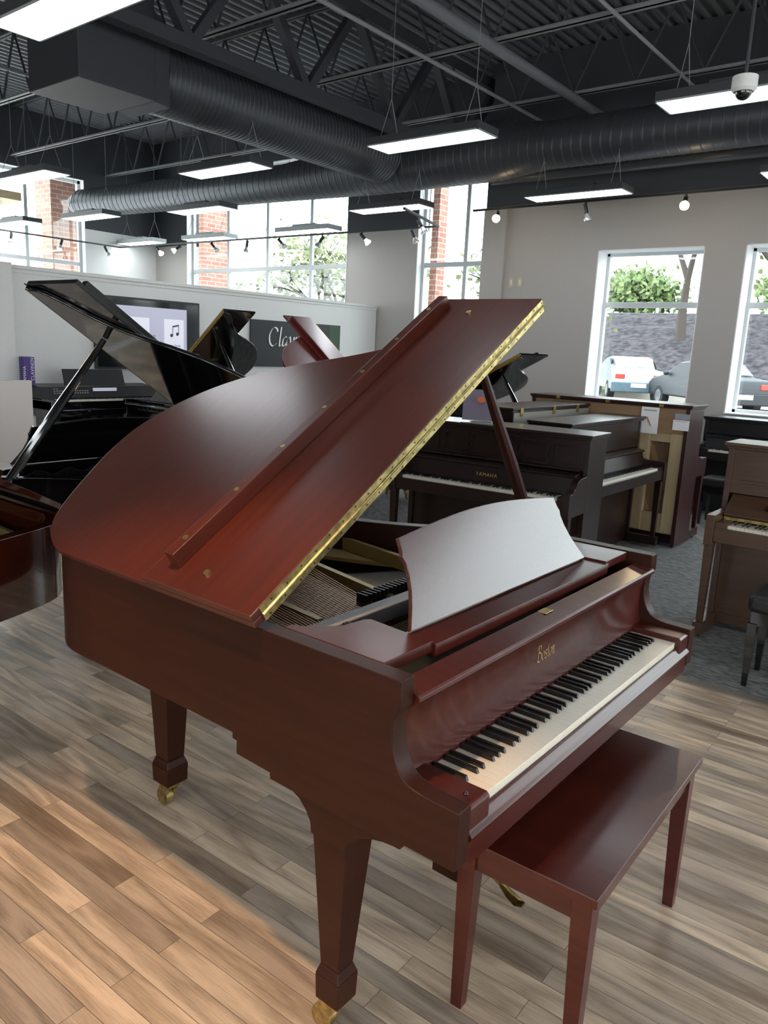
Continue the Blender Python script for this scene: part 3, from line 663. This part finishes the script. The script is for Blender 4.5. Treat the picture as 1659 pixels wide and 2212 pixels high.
window(2.2, 7.6, .9, 4.6, YB+.12, 'y', (3.0, 4.17, 5.33, 6.48), (3.02,), .07, .13)
# ceiling: corrugated steel deck, flutes along x
m = MB(); y = YS; pr = []
pitch = .15
while y < YB+.3:
    pr += [(y, ZD), (y+.045, ZD), (y+.065, ZD+.04), (y+.13, ZD+.04), (y+.15, ZD)]; y += pitch
n = len(pr); vs = [(x, p[0], p[1]) for x in (XL, XO+.3) for p in pr]; m.add(vs, [(i, i+1, n+i+1, n+i) for i in range(n-1)])
dk = struct(m.build('ceiling', M['deck'], None, 0, 10))
struct(MB().box(XL-.3, XO+.6, YS-.3, YB+.6, ZD+.06, ZD+.16).build('ceiling_slab', M['wallblack'])); bpy.data.objects['ceiling_slab'].name = 'ceiling'
# partition with a cap, television and sign
m = MB(); m.box(2.97, XO-.02, YP, YP+.14, 0, 2.31); struct(m.build('wall_partition', M['wallwhite'], None, .004))
m = MB(); m.box(2.97, XO-.02, YP-.03, YP+.17, 2.31, 2.35); m.box(2.97, XO-.02, YP-.012, YP+.15, 2.27, 2.31); struct(m.build('trim_3', M['wallwhite'], None, .004))
m = MB(); m.box(2.72, 2.97, YP-.12, YP+.18, 0, 2.36); struct(m.build('wall_partition_end', M['wallwhite'], None, .006))

# ---------------------------------------------------------------- ceiling steel, ducts, pipes
def joist(x, y0, y1, label):
    r = thing('steel_joist', label, 'joist', (x, 0, 0), 0, 'open web joists under the deck')
    m = MB(); m.box(-.05, -.01, y0, y1, ZD-.05, ZD-.005); m.box(.01, .05, y0, y1, ZD-.05, ZD-.005); m.build('top_chord', M['steel'], r)
    m = MB(); m.box(-.055, -.012, y0, y1, 4.75, 4.76); m.box(.012, .055, y0, y1, 4.75, 4.76); m.box(-.018, -.012, y0, y1, 4.75, 4.79); m.box(.012, .018, y0, y1, 4.75, 4.79); m.build('bottom_chord', M['steel_light'], r)
    m = MB(); y = y0; i = 0
    while y+.38 < y1:
        a, b = (4.77, ZD-.03) if i % 2 == 0 else (ZD-.03, 4.77); m.cyl((0, y, a), (0, y+.38, b), .016, 6)
        y += .38; i += 1
    m.build('web', M['steel'], r); return r
for x in (-5.7, -4.0, -2.3, -.6, 1.1, 2.8, 4.5, 6.2, 8.1): joist(x, YS+.02, YB-.02, 'dark open web steel joist running under the corrugated deck')
g = thing('roof_girder', 'heavy dark truss girder with thick V-shaped members above the round duct', 'girder', (0, 5.80, 0))
MB().box(XL, XO, -.07, .07, 5.36, 5.50).build('top_chord', M['steel'], g); MB().box(XL, XO, -.07, .07, 4.30, 4.42).build('bottom_chord', M['steel'], g)
x = -5.52; i = 0; m = MB()
while x < 8.6:
    a, b = (4.37, 5.44) if i % 2 == 0 else (5.44, 4.37); m.bar((x, 0, a), (x+.78, 0, b), .10, .09); x += .78; i += 1
m.build('web', M['steel'], g)
def spiral(name, label, pts, r, ribs=.06, ringr=.006):
    t = thing(name, label, 'duct'); m = MB(); m.tube(pts, r, 40)
    m.build('duct_body', M['spiral'], t)
    m = MB(); P = [Vector(p) for p in pts]; rs = r if isinstance(r, list) else [r]*len(P)
    for i in range(len(P)-1):
        d = P[i+1]-P[i]; L = d.length; k = 0.
        while k < L:
            f = k/L; c = P[i]+d*f; rr = rs[i]*(1-f)+rs[i+1]*f; u = d.normalized(); m.tube([c-u*.010, c-u*.003, c+u*.003, c+u*.010], [rr, rr+ringr, rr+ringr, rr], 40, False); k += ribs
    m.build('spiral_seams', M['spiral'], t); return t
spiral('round_duct', 'large dark ribbed round duct running from the square plenum', [(3.86, 6.45, 4.21), (7.0, 6.45, 4.21), (7.55, 6.45, 4.21)], [.335, .335, .335])
spiral('round_duct', 'long dark round duct crossing the room along the right side', [(7.86, -7, 4.15), (7.86, 4.1, 4.15), (7.90, 4.8, 4.18), (7.92, 6.9, 4.18), (7.85, 8.6, 4.12), (7.30, 13.55, 4.08), (7.28, 13.75, 4.08)], [.27, .27, .36, .36, .27, .25, .18], .12, .004)
t = thing('duct_plenum', 'big square dark duct plenum hanging at upper left', 'duct')
MB().box(2.88, 3.68, 6.12, 7.0, 3.88, ZD-.005).build('plenum_box', M['duct'], t, .01)
MB().prism([(3.68, 3.88), (3.86, 3.86), (3.86, 4.56), (3.68, 4.68)], 6.13, 6.77, 'y').build('plenum_collar', M['duct'], t, .01)
t = thing('round_duct', 'slim dark round duct above the right wall, beyond the big duct', 'duct'); MB().tube([(8.42, -7, 3.98), (8.42, 5.2, 3.98)], .09, 24).build('duct_body', M['spiral'], t)
for y in (-5.5, -3, -.5, 2, 4.5): MB().bar((8.42, y, 4.06), (8.42, y, ZD-.005), .03, .003).build('hanger_strap', M['steel'], t)
def pipe(pts, r, mat, label):
    o = MB().tube(pts, r, 12).build('ceiling_pipe', mat); tag(o, label, 'pipe'); return o
pipe([(XL+.1, 3.85, 4.66), (8.8, 3.85, 4.66)], .055, M['pipe'], 'thick grey pipe crossing under the joists at upper right')
pipe([(XL+.1, 2.6, 4.71), (8.8, 2.6, 4.71)], .018, M['steel_light'], 'thin pale conduit crossing under the joists, front of the grey pipe')
pipe([(XL+.1, 4.7, 4.71), (8.8, 4.7, 4.71)], .022, M['steel_light'], 'thin pale conduit just behind the thick grey pipe')
pipe([(1.0, 9.2, 4.71), (8.8, 9.2, 4.71)], .018, M['steel_light'], 'thin pale conduit far behind the ribbed duct')
# hanging fixtures
def fixture(x, y, z, label, pale=False, w=.34, L=1.22, flip=False, body=.075):
    r = thing('ceiling_light', label, 'ceiling light', (x, y, z), 0, 'hanging panel lights')
    m = MB(); m.box(-w/2, w/2, -L/2, L/2, .008, body); m.box(-w/2+.05, w/2-.05, -.25, .25, body, body+.035); m.build('housing', M['fixlight'] if pale else M['fixbody'], r, .004)
    m = MB(); e = .012
    m.box(-w/2, w/2, -L/2, -L/2+e, 0, .01); m.box(-w/2, w/2, L/2-e, L/2, 0, .01); m.box(-w/2, -w/2+e, -L/2, L/2, 0, .01); m.box(w/2-e, w/2, -L/2, L/2, 0, .01); m.build('frame', M['fixlight'], r)
    MB().box(-w/2+e, w/2-e, -L/2+e, L/2-e, .002, .007).build('diffuser', M['diffuser'], r)
    for s in (-1, 1):
        m = MB(); m.cyl((-w/2+.03, s*L*.38, body), (0, s*L*.38, body+.35), .003, 5); m.cyl((w/2-.03, s*L*.38, body), (0, s*L*.38, body+.35), .003, 5); m.cyl((0, s*L*.38, body+.35), (0, s*L*.38, (.46 if abs(x-7.7) < .4 or (abs(y-6.45) < .9 and x > 3) else ZD-z-.01)), .003, 5); m.build('hanger', M['steel_light'], r)
    return r
ZL = 3.49
FX = [(1.50, 3.92, 'hanging panel light at the upper left corner, nearest of all', 0), (4.88, 3.71, 'hanging panel light in the middle of the ceiling in front of the duct bend', 0), (4.93, 1.02, 'hanging panel light at upper right beside the dome camera', 0),
      (4.78, 6.43, 'hanging panel light just below the ribbed duct', 0), (3.90, 8.96, 'hanging panel light at far left above the brick window', 0), (7.62, 3.55, 'hanging panel light above the grey wall and track spots', 0),
      (7.43, 6.17, 'hanging panel light in front of the dark wall band between windows', 0), (6.38, 8.85, 'hanging panel light under the duct, above the tall windows', 0),
      (8.50, 8.75, 'thin pale-framed panel light before the window, third from left of the framed ones', 1), (8.50, 11.3, 'thin pale-framed panel light in front of the brick pillar window', 1), (8.40, 13.3, 'thin pale-framed panel light near the far corner', 1),
      (6.03, 11.2, 'hanging panel light far away under the left duct end', 0), (5.85, 13.3, 'hanging panel light farthest at left before the brick window', 0), (7.48, .90, 'hanging panel light at the right edge above the wall', 0)]
for x, y, l, pl in FX: fixture(x, y, ZL, l, bool(pl))
for x, y in ((-1.5, 3.7), (-1.6, 1.1), (1.4, 1.1), (1.4, -1.5), (4.9, -1.5), (-1.6, -1.5), (7.4, -1.8), (1.4, -4.1), (4.9, -4.1), (-1.6, -4.1)): fixture(x, y, ZL, 'hanging panel light behind or above the camera, out of the photo')
# track lighting
def track(p0, p1, label):
    o = MB().bar(p0, p1, .035, .025).build('light_track', M['blackmetal']); tag(o, label, 'track'); return o
def spot(x, y, z, aim, lit, label, ln=.15):
    r = thing('track_spotlight', label, 'spotlight', (x, y, z), 0, 'adjustable spotlights on the tracks')
    a = Vector(aim).normalized()*ln; MB().cyl((0, 0, 0), (0, 0, -.05), .014, 8).build('stem', M['blackmetal'], r)
    p = Vector((0, 0, -.055)); MB().tube([p-a*.25, p+a*.55], .024, 12).build('spot_body', M['blackmetal'] , r)
    MB().tube([p+a*.55, p+a*.75, p+a*1.0, p+a*1.12], [.022, .032, .052, .050], 16).build('lamp', [M['bulb'] if lit == 2 else M['bulbwhite'] if lit else M['lens']], r)
    return r
track((8.15, -3, 3.53), (8.15, 5.3, 3.53), 'black light track along the grey right wall')
cam = Vector((-1.18, -.70, 1.65))
spot(8.15, 4.92, 3.52, (-.75, -.35, -.5), 2, 'lit warm spotlight at the left end of the right wall track')
spot(8.15, 3.68, 3.52, (.15, -.25, -1), 0, 'clear unlit spotlight hanging down between the two warm lit ones')
spot(8.15, 2.47, 3.52, (-.7, -.2, -.55), 2, 'lit warm spotlight nearest the right edge above the window')
track((8.20, 5.9, 3.37), (8.00, 13.4, 3.37), 'black light track crossing in front of the tall windows'); track((3.0, 13.4, 3.37), (8.00, 13.4, 3.37), 'black light track along the far back windows')
track((7.0, 5.6, 3.40), (8.20, 5.9, 3.37), 'short black track end joining the window track')
SP = [(7.50, 5.72, (.2, -.5, -.9), 0, 'dark spotlight in front of the narrow window, upper one'), (8.20, 6.35, (.3, -.3, -.9), 0, 'dark spotlight in front of the narrow window jamb, lower one'), (8.18, 7.29, (.3, -.6, -.7), 1, 'spotlight with clear bulb before the grey column'),
      (8.16, 8.09, (-.2, .5, -.8), 0, 'dark spotlight before the rightmost pane of the tall window'), (8.14, 9.04, (.1, -.8, -.7), 0, 'spotlight second before the tall window'), (8.12, 9.81, (0, .2, -1), 0, 'small spotlight hanging between the framed panel lights'), (8.09, 10.70, (.1, -.8, -.7), 0, 'spotlight before the brick pillar'),
      (8.06, 11.60, (-.5, .5, -.5), 1, 'pale lit spotlight by the far column'), (8.04, 12.25, (.1, -.7, -.7), 1, 'spotlight left of the pale lit one at the far column'), (7.66, 13.40, (.3, -.3, -.9), 0, 'spotlight near the far corner track bend'), (6.76, 13.40, (-.4, -.2, -.8), 0, 'spotlight in front of the far brick pillar'), (5.82, 13.40, (-.2, -.1, -.9), 0, 'leftmost spotlight on the far track')]
for x, y, a, l, lb in SP: spot(x, y, 3.37, a, l, lb, .14)
# dome camera
r = thing('dome_camera', 'white dome security camera hanging at upper right before the panel light', 'security camera', (3.74, .72, 3.14))
m = MB(); m.tube([(0, 0, .10), (0, 0, .095), (0, 0, .03), (0, 0, .015)], [.055, .068, .068, .055], 24); m.build('camera_body', M['white'], r)
MB().sphere((0, 0, .018), .046, 20, 12).build('camera_dome', M['black'], r); MB().cyl((0, 0, .10), (0, 0, ZD-3.14), .010, 8).build('stem', M['steel'], r)
# wall outlets
for y, lb in ((5.06, 'ivory wall plate on the grey wall, left of the pair'), (4.92, 'ivory wall plate on the grey wall, right of the pair')):
    r = thing('wall_plate', lb, 'wall plate', (XR-.008, y, 2.66)); MB().box(-.0, .006, -.045, .045, -.07, .07).build('plate', M['outlet'], r, .002); MB().box(-.003, 0, -.015, .015, -.035, .035).build('switch_block', M['ivoryside'], r)

# ---------------------------------------------------------------- things along the partition
def at_partition(): pass
tv = thing('television', 'large black wall television showing a pale lilac menu', 'television', (4.72, YP-.05, 1.69))
MB().box(-.76, .76, 0, .045, -.43, .43).build('tv_frame', M['blacksatin'], tv, .004)
MB().box(-.735, .735, -.002, 0, -.405, .405).build('tv_screen_glass', M['screendark'], tv)
MB().box(-.48, .55, -.004, -.002, -.27, .33).build('tv_picture', M['screen'], tv)
m = MB(); m.box(.20, .50, -.006, -.004, -.20, .20); m.build('menu_tile', M['screenpanel'], tv)
m = MB(); m.box(-.44, -.02, -.006, -.004, -.2, .20); m.build('menu_tile', M['screenpanel'], tv)
m = MB(); m.cyl((.31, -.008, .0), (.31, -.007, .0), .022, 10); m.cyl((.40, -.008, .02), (.40, -.007, .02), .022, 10); m.box(.325, .332, -.009, -.0065, 0, .12); m.box(.415, .422, -.009, -.0065, .02, .14); m.add([(.325, -.008, .10), (.325, -.008, .12), (.422, -.008, .14), (.422, -.008, .12)], [(0, 1, 2, 3)]); m.build('music_note_icon', M['ink'], tv)
text('menu_text', 'New Song', .045, M['ink'], tv, (.35, -.0075, -.14), (R(90), 0, 0), .0004); text('menu_text', 'Song', .05, M['ink'], tv, (.02, -.0075, -.03), (R(90), 0, 0), .0004)
sg = thing('wall_sign', 'black wall sign with white italic script lettering', 'sign', (7.345, YP-.03, 1.645))
MB().box(-.95, .95, 0, .02, -.33, .33).build('sign_board', M['signblack'], sg, .002); MB().box(.70, .95, -.002, 0, -.33, .33).build('sign_strip', M['signgreen'], sg)
o, wd = script_text('sign_lettering', 'Clavinova', .142, M['paper'], sg, (-.60, -.004, -.03), (R(90), 0, 0), nib=(.10, .05), dx=.95, ext=.002)
# digital piano by the partition
dp = thing('digital_piano', 'black digital piano with screen panel standing by the white partition', 'piano', (3.04, 7.02, .14))
MB().box(0, 1.46, .10, .62, .70, .80).build('body', M['black'], dp, .006)
MB().prism([(.28, .80), (.34, .94), (.62, .96), (.62, .80)], 0, 1.46, 'x').build('control_panel', M['blacksatin'], dp, .004)
m = MB(); m.box(0, .05, .0, .60, .62, .82); m.box(1.41, 1.46, 0, .60, .62, .82); m.box(0, 1.46, .02, .10, .64, .715); m.build('key_bed', M['black'], dp, .006)
keyboard(dp, .12, .10, .815, False)
m = MB(); m.prism([(.34, .95), (.40, 1.13), (.415, 1.13), (.365, .95)], .30, 1.05, 'x'); m.build('music_rest', M['blacksatin'], dp, .006)
MB().box(.62, .92, .318, .325, .86, .925).build('display', M['screen'], dp)
m = MB()
for i in range(30): m.box(.15+.03*(i % 14), .165+.03*(i % 14), .305+.004*(i//14), .312+.004*(i//14), .87+.022*(i//14), .876+.022*(i//14))
m.build('buttons', M['ivoryside'], dp)
for x in (.03, 1.37): MB().box(x, x+.06, .10, .55, 0, .64).build('leg', M['black'], dp, .004)
MB().box(.06, 1.40, .45, .47, .15, .64).build('back_board', M['black'], dp)
tag(MB().box(2.99, 4.56, 6.98, YP-.03, .0, .138).build('display_platform', M['carpet'], None, .01), 'low carpeted platform under the digital piano', 'platform')
# purple display card, white board, tablet stand, partition things
pc = thing('display_card', 'purple upright display box with white lettering at far left', 'display box', (3.02, 7.56, .139)); MB().box(-.06, .06, -.05, .05, .93, 1.25).build('card', M['purple'], pc, .002)
MB().box(-.08, .08, -.05, .05, .0, .93).build('plinth', M['white'], pc, .005)
text('card_lettering', 'YAMAHA', .045, M['paper'], pc, (-.04, -.052, 1.06), (R(90), R(-90), 0), .0005); text('card_lettering', 'CLAVINOVA', .05, M['paper'], pc, (.05, -.052, 1.14), (R(90), R(-90), 0), .0005)
bd = thing('display_board', 'blank pale board standing at the left edge behind the black grand', 'board', (1.28, 4.9, 0), 0)
MB().box(-.75, .41, -.02, .02, .55, 1.305).build('board_panel', plain('pale_board', (.55, .50, .47), .5), bd, .004); 
for x in (-.6, .30): MB().box(x-.02, x+.02, -.015, .015, 0, .56).build('leg', M['white'], bd)
ms = thing('microphone_stand', 'black stand arm with grey tray at the left edge', 'stand', (1.10, 5.55, 0))
m = MB(); m.cyl((0, 0, 0), (0, 0, 1.2), .012); m.cyl((0, 0, 1.2), (-.10, 0, 1.55), .012); m.bar((-.25, 0, .01), (.25, 0, .01), .03, .02); m.bar((0, -.25, .01), (0, .25, .01), .03, .02); m.build('stand_pole', M['blackmetal'], ms)
m = MB(); m.prism([(-.30, 1.55), (.10, 1.58), (.12, 1.60), (-.28, 1.60)], -.12, .12, 'y'); m.build('tray', M['blackmetal'], ms); MB().cyl((.08, 0, 1.575), (.12, 0, 1.585), .014).build('knob', M['copper'], ms)
# open booklet on the carved upright, notices on the tall piano
bk = thing('booklet', 'leaning purple-grey leaflet in a holder on the carved upright', 'leaflet', (3.72, 2.30, 1.146), -60)
MB().box(-.11, .11, -.002, .002, .02, .25, Matrix.Rotation(R(-16), 4, 'X')).build('leaflet_sheet', plain('leaflet_print', (.14, .12, .17), .35), bk); MB().sphere((.02, -.012, .17), .03, 8, 6, (1, .1, .8)).build('printed_picture', M['orange'], bk)
m = MB(); m.box(-.12, .12, -.03, .08, 0, .006); m.cyl((.11, .0, .0), (.13, .03, .16), .002, 5); m.build('holder', M['lens'], bk)
def notice(label, y, z, w, h, orange=False, grey=False):
    r = thing('paper_notice', label, 'notice', (5.756, y-.045, z)); MB().box(-.003, 0, -w/2, w/2, -h/2, h/2).build('sheet', M['papergrey'] if grey else M['paper'], r)
    MB().box(-.0045, -.003, -w*.36, w*.36, h*.36, h*.40).build('printed_lines', M['papergrey'], r)
    if orange:
        m = MB(); m.bar((-.005, .02, .03), (-.005, -.02, -.05), .012, .004); m.build('orange_mark', M['orange'], r)
notice('framed white sheet with an orange mark on the tall piano back', 1.79, 1.13, .16, .235, True); notice('small grey label on the tall piano back, upper one', 1.505, 1.185, .13, .05, False, True); notice('small white label on the tall piano back, lower one', 1.51, 1.11, .14, .09)
# benches
def leather_bench(label, loc, rz, w=.60, d=.34, h=.50):
    r = thing('piano_bench', label, 'bench', loc, rz); m = MB(); m.box(0, w, 0, d, h-.09, h); m.build('cushion', M['leather'], r, .03, seg=4)
    MB().box(.02, w-.02, .02, d-.02, h-.16, h-.085).build('apron', M['black'], r, .003)
    for x in (.035, w-.035):
        for y in (.035, d-.035): MB().taper((x, y, 0), (.013, .013), (x, y, h-.15), (.024, .024)).build('leg', M['black'], r, .002)
    return r
leather_bench('black tufted leather bench at the right edge before the brown upright', (2.98, .155, 0), -90, .75, .35, .50)
leather_bench('black bench before the black upright under the window', (7.08, 1.62, 0), -90, .56, .34, .50)
leather_bench('black leather bench tucked beside the carved upright keyboard', (2.86, 1.88, 0), -90, .60, .33, .50)
tag(MB().box(-.015, .015, -.10, .02, 0, .018, Matrix.Translation((3.765, .27, .818)) @ Matrix.Rotation(R(-35.5), 4, 'Y')).build('block', M['mahog_side'], None, .003), 'small red-brown wooden block on the brown upright fallboard', 'block')

# ---------------------------------------------------------------- outside
struct(MB().box(9.6, 60, -40, 40, -.12, -.1).build('floor', M['asphalt']))
def slope(name, x0, x1, z0, z1, mat, label, cat, kind=None):
    m = MB(); n = 14; ys = [-40+i*6 for i in range(16)]
    vs = [(x0+(x1-x0)*i/n, y, z0+(z1-z0)*(i/n)**.9+.06*math.sin(i*2.1+y)) for y in ys for i in range(n+1)]
    fs = [(a*(n+1)+i, a*(n+1)+i+1, (a+1)*(n+1)+i+1, (a+1)*(n+1)+i) for a in range(len(ys)-1) for i in range(n)]
    m.add(vs, fs); o = m.build(name, mat); tag(o, label, cat, None, kind); return o
# ground rises towards the bank
m = MB(); m.add([(9.7, -40, -.1), (24, -40, .30), (24, 40, .30), (9.7, 40, -.1)], [(0, 1, 2, 3)]); struct(m.build('floor', M['asphalt']))
tag(MB().box(27.5, 27.7, -40, 40, .2, .48).build('curb', M['curb']), 'pale concrete curb beyond the parked cars', 'curb')
slope('grass_verge', 27.7, 31, .42, 1.0, M['grass'], 'strip of green grass between parking lot and mulch bank', 'grass', 'stuff')
slope('mulch_bank', 31, 40, 1.0, 4.1, M['mulch'], 'dark mulch covered bank rising behind the cars', 'bank')
struct(MB().box(40, 90, -60, 90, 3.9, 4.1).build('floor', M['asphalt']))
r = thing('guard_rail', 'white guard rail along the top of the mulch bank', 'rail', (39.8, 0, 4.1)); MB().box(-.03, .03, -40, 40, .42, .52).build('rail_beam', M['white'], r)
for y in range(-38, 40, 4): MB().box(-.05, .05, y-.06, y+.06, 0, .5).build('rail_post', M['white'], r)
tag(MB().box(9.7, 24, 14.3, 40, -.12, .1).build('grass_plot', M['grass']), 'green lawn outside the tall windows', 'grass', None, 'stuff')
def car(label, x, y, z, rz, body, lower):
    r = thing('parked_car', label, 'car', (x, y, z), rz)
    # sections along local y (rear at y=0 facing -y)
    L = 4.4; hw = .88
    pr = [(0, .35), (0, .85), (.08, .98), (.65, 1.06), (1.25, 1.42), (1.9, 1.47), (2.6, 1.42), (3.25, 1.02), (4.1, .88), (4.38, .70), (4.4, .35)]
    m = MB(); n = len(pr); vs = []
    for sx, k in ((-1, 1), (1, 1)):
        for (yy, zz) in pr: vs.append((sx*(hw if zz < 1.03 else hw-.22), yy, zz))
    fs = [list(range(n)), list(range(n, 2*n))[::-1]]+[(i, (i+1) % n, n+(i+1) % n, n+i) for i in range(n)]
    m.add(vs, fs); m.build('car_body', body, r, .06, seg=3)
    MB().box(-hw-.005, hw+.005, -.04, .10, .28, .62).build('rear_bumper', lower, r, .04)
    MB().add([(-.60, .70, 1.10), (.60, .70, 1.10), (.52, 1.20, 1.40), (-.52, 1.20, 1.40)], [(0, 1, 2, 3)]).build('rear_window', M['carglass'], r).location = (0, -.02, .012)
    m = MB()
    for s in (-1, 1): m.add([(s*.80, 1.0, 1.05), (s*.80, 3.0, 1.05), (s*.69, 2.5, 1.36), (s*.69, 1.4, 1.38)], [(0, 1, 2, 3)])
    m.build('side_windows', M['carglass'], r)
    for s in (-1, 1):
        MB().box(s*.62-.16, s*.62+.16, -.02, .05, .72, .88).build('tail_lamp', M['taillight'], r, .02)
        MB().sphere((s*.98, 2.9, 1.05), .10, 8, 6, (1, .6, .7)).build('side_mirror', lower, r)
        for yy in (.85, 3.5):
            w = MB(); w.m = 0; w.cyl((s*.66, yy, .32), (s*.885, yy, .32), .32, 20); w.m = 1; w.cyl((s*.88, yy, .32), (s*.895, yy, .32), .20, 16); w.build('wheel', [M['tyre'], M['rim']], r)
    MB().box(-.25, .25, -.055, -.04, .45, .58).build('number_plate', M['paper'], r)
    return r
car('silver parked car seen from behind through the first window', 24.6, 8.9, .30, -58, M['carwhite'], M['carblue'])
car('dark parked car half hidden by the wall between the windows', 22.3, 5.0, .25, -46, M['carblack'], M['carblack'])
def tree(label, x, y, z, h, spread, leafmat, nl=900, group=None, seed=1, bare=False, tr=.16):
    g = random.Random(seed); r = thing('tree', label, 'tree', (x, y, z), 0, group); m = MB(); tips = []
    def br(p, d, L, rad, lv):
        q = p+d*L; mid = p+d*L*.5+Vector((g.uniform(-1, 1), g.uniform(-1, 1), 0))*L*.06
        m.tube([p, mid, q], [rad, rad*.8, rad*.6], 6, False)
        if lv == 0: tips.append(q); return
        for _ in range(3 if lv > 1 else 3):
            nd = (d+Vector((g.uniform(-1, 1), g.uniform(-1, 1), g.uniform(-.25, .7)))*.75).normalized(); br(q, nd, L*g.uniform(.6, .8), rad*.58, lv-1)
        tips.append(q)
    br(Vector((0, 0, 0)), Vector((0, 0, 1)), h*.36, tr, 4); m.build('trunk', M['bark'], r)
    if leafmat:
        m = MB()
        for i in range(nl):
            c = g.choice(tips)+Vector((g.gauss(0, 1), g.gauss(0, 1), g.gauss(0, .8)))*spread*.12; s = g.uniform(.06, .14)*(h/6)*(2.6 if x > 50 else 1)
            a = Vector((g.gauss(0, 1), g.gauss(0, 1), g.gauss(0, 1))).normalized()*s; b = a.orthogonal().normalized()*s
            m.add([c-a, c+b, c+a, c-b], [(0, 1, 2, 3)])
        m.build('foliage', leafmat, r)
    return r
tree('young branching street tree on the mulch bank in the first window', 35.5, 11.25, 2.45, 8.0, 3.2, M['leafy'], 350, None, 5, tr=.24)
tree('leafy street tree on the bank in the right-hand window', 35.5, 7.3, 2.45, 7.5, 3., M['leafy'], 1500, None, 9, tr=.26)
for i, (x, y, s) in enumerate(((64, 28.5, 4), (65, 26, 5), (64, 23.5, 5), (60, 12, 4))): tree(['hazy green tree far beyond the parking lot, left', 'hazy green tree far beyond the parking lot, second', 'hazy green tree beyond the street tree', 'hazy green tree far beyond at right'][i], x, y, 2.6, 4.2+s*.25, 7, M['leafpale'], 1500, None, 20+i)
for i, (x, y, h) in enumerate(((15.0, 13.6, 4.6), (15.5, 18.0, 3.0), (17, 22.5, 3.2), (15.5, 9.2, 4.0))[:3]): tree(['pale leafy tree outside the tall window, right pane', 'green shrub outside the tall window, left panes', 'green shrub outside beside the brick pillar'][i], x, y, 0, h, 3, M['leafy'] if i == 0 else M['leaf'], 1800, None, 30+i)
tree('bare branching tree outside the back windows', 6.4, 19.5, 0, 7, 3, M['leafy'], 350, None, 41)
tree('pale shrub outside the narrow window', 13.2, 6.8, 0, 3.6, 2, M['leafy'], 900, None, 44)
for x0, x1, y0, y1, lb in ((XO+1.15, XO+1.9, 13.85, 14.35, 'red brick pillar outside the left end of the tall window'), (7.40, 8.10, YB+.9, YB+1.5, 'red brick pillar outside the back window'), (XO+1.15, XO+1.4, 7.44, 7.58, 'red brick pillar outside the narrow window')):
    tag(MB().box(x0, x1, y0, y1, -.1, 5.2).build('brick_pillar', M['brick']), lb, 'pillar')
tag(MB().box(45, 55, 42, 75, 0, 7).build('distant_building', M['building']), 'pale distant building beyond the lawn', 'building')
tag(MB().box(1.0, 6.8, YB+.9, YB+2.5, 4.15, 4.3).build('entrance_soffit', M['tancanopy']), 'tan soffit outside above the back window', 'soffit')

# ---------------------------------------------------------------- light
w = bpy.data.worlds.new('World'); bpy.context.scene.world = w; w.use_nodes = True; nt = w.node_tree; bg = nt.nodes['Background']
tcw = nt.nodes.new('ShaderNodeTexCoord'); spw = nt.nodes.new('ShaderNodeSeparateXYZ'); rp = nt.nodes.new('ShaderNodeValToRGB')
nt.links.new(tcw.outputs['Generated'], spw.inputs[0]); nt.links.new(spw.outputs['Z'], rp.inputs['Fac']); nt.links.new(rp.outputs['Color'], bg.inputs['Color'])
rp.color_ramp.elements[0].color = (.86, .90, .92, 1); rp.color_ramp.elements[1].color = (.78, .88, 1, 1)
bg.inputs['Strength'].default_value = 7.0
def lamp(kind, loc, energy, col, aim=None, **kw):
    d = bpy.data.lights.new(kind.lower()+'_lamp', kind); d.energy = energy; d.color = col
    for k_, v in kw.items(): setattr(d, k_, v)
    o = bpy.data.objects.new(d.name, d); C.objects.link(o); o.location = loc
    if aim is not None: o.rotation_euler = (Vector(aim)-Vector(loc)).to_track_quat('-Z', 'Y').to_euler()
    return o
lamp('SPOT', (-.75, .55, 3.7), 280, (1, .60, .30), (-.50, .70, 0), spot_size=R(46), spot_blend=.6, shadow_soft_size=.06)
for y in (4.7, 1.8): lamp('SPOT', (8.05, y, 3.6), 25, (1, .75, .45), (5, y-1.5, 0), spot_size=R(70), spot_blend=.6, shadow_soft_size=.05)
sc = bpy.context.scene
sc.view_settings.view_transform = 'Standard'; sc.view_settings.look = 'None'; sc.view_settings.exposure = .08
sc.cycles.max_bounces = 8; sc.cycles.diffuse_bounces = 4; sc.cycles.glossy_bounces = 4; sc.cycles.transparent_max_bounces = 12; sc.cycles.caustics_reflective = False; sc.cycles.caustics_refractive = False
sc.cycles.sample_clamp_indirect = 6.; sc.cycles.use_denoising = True
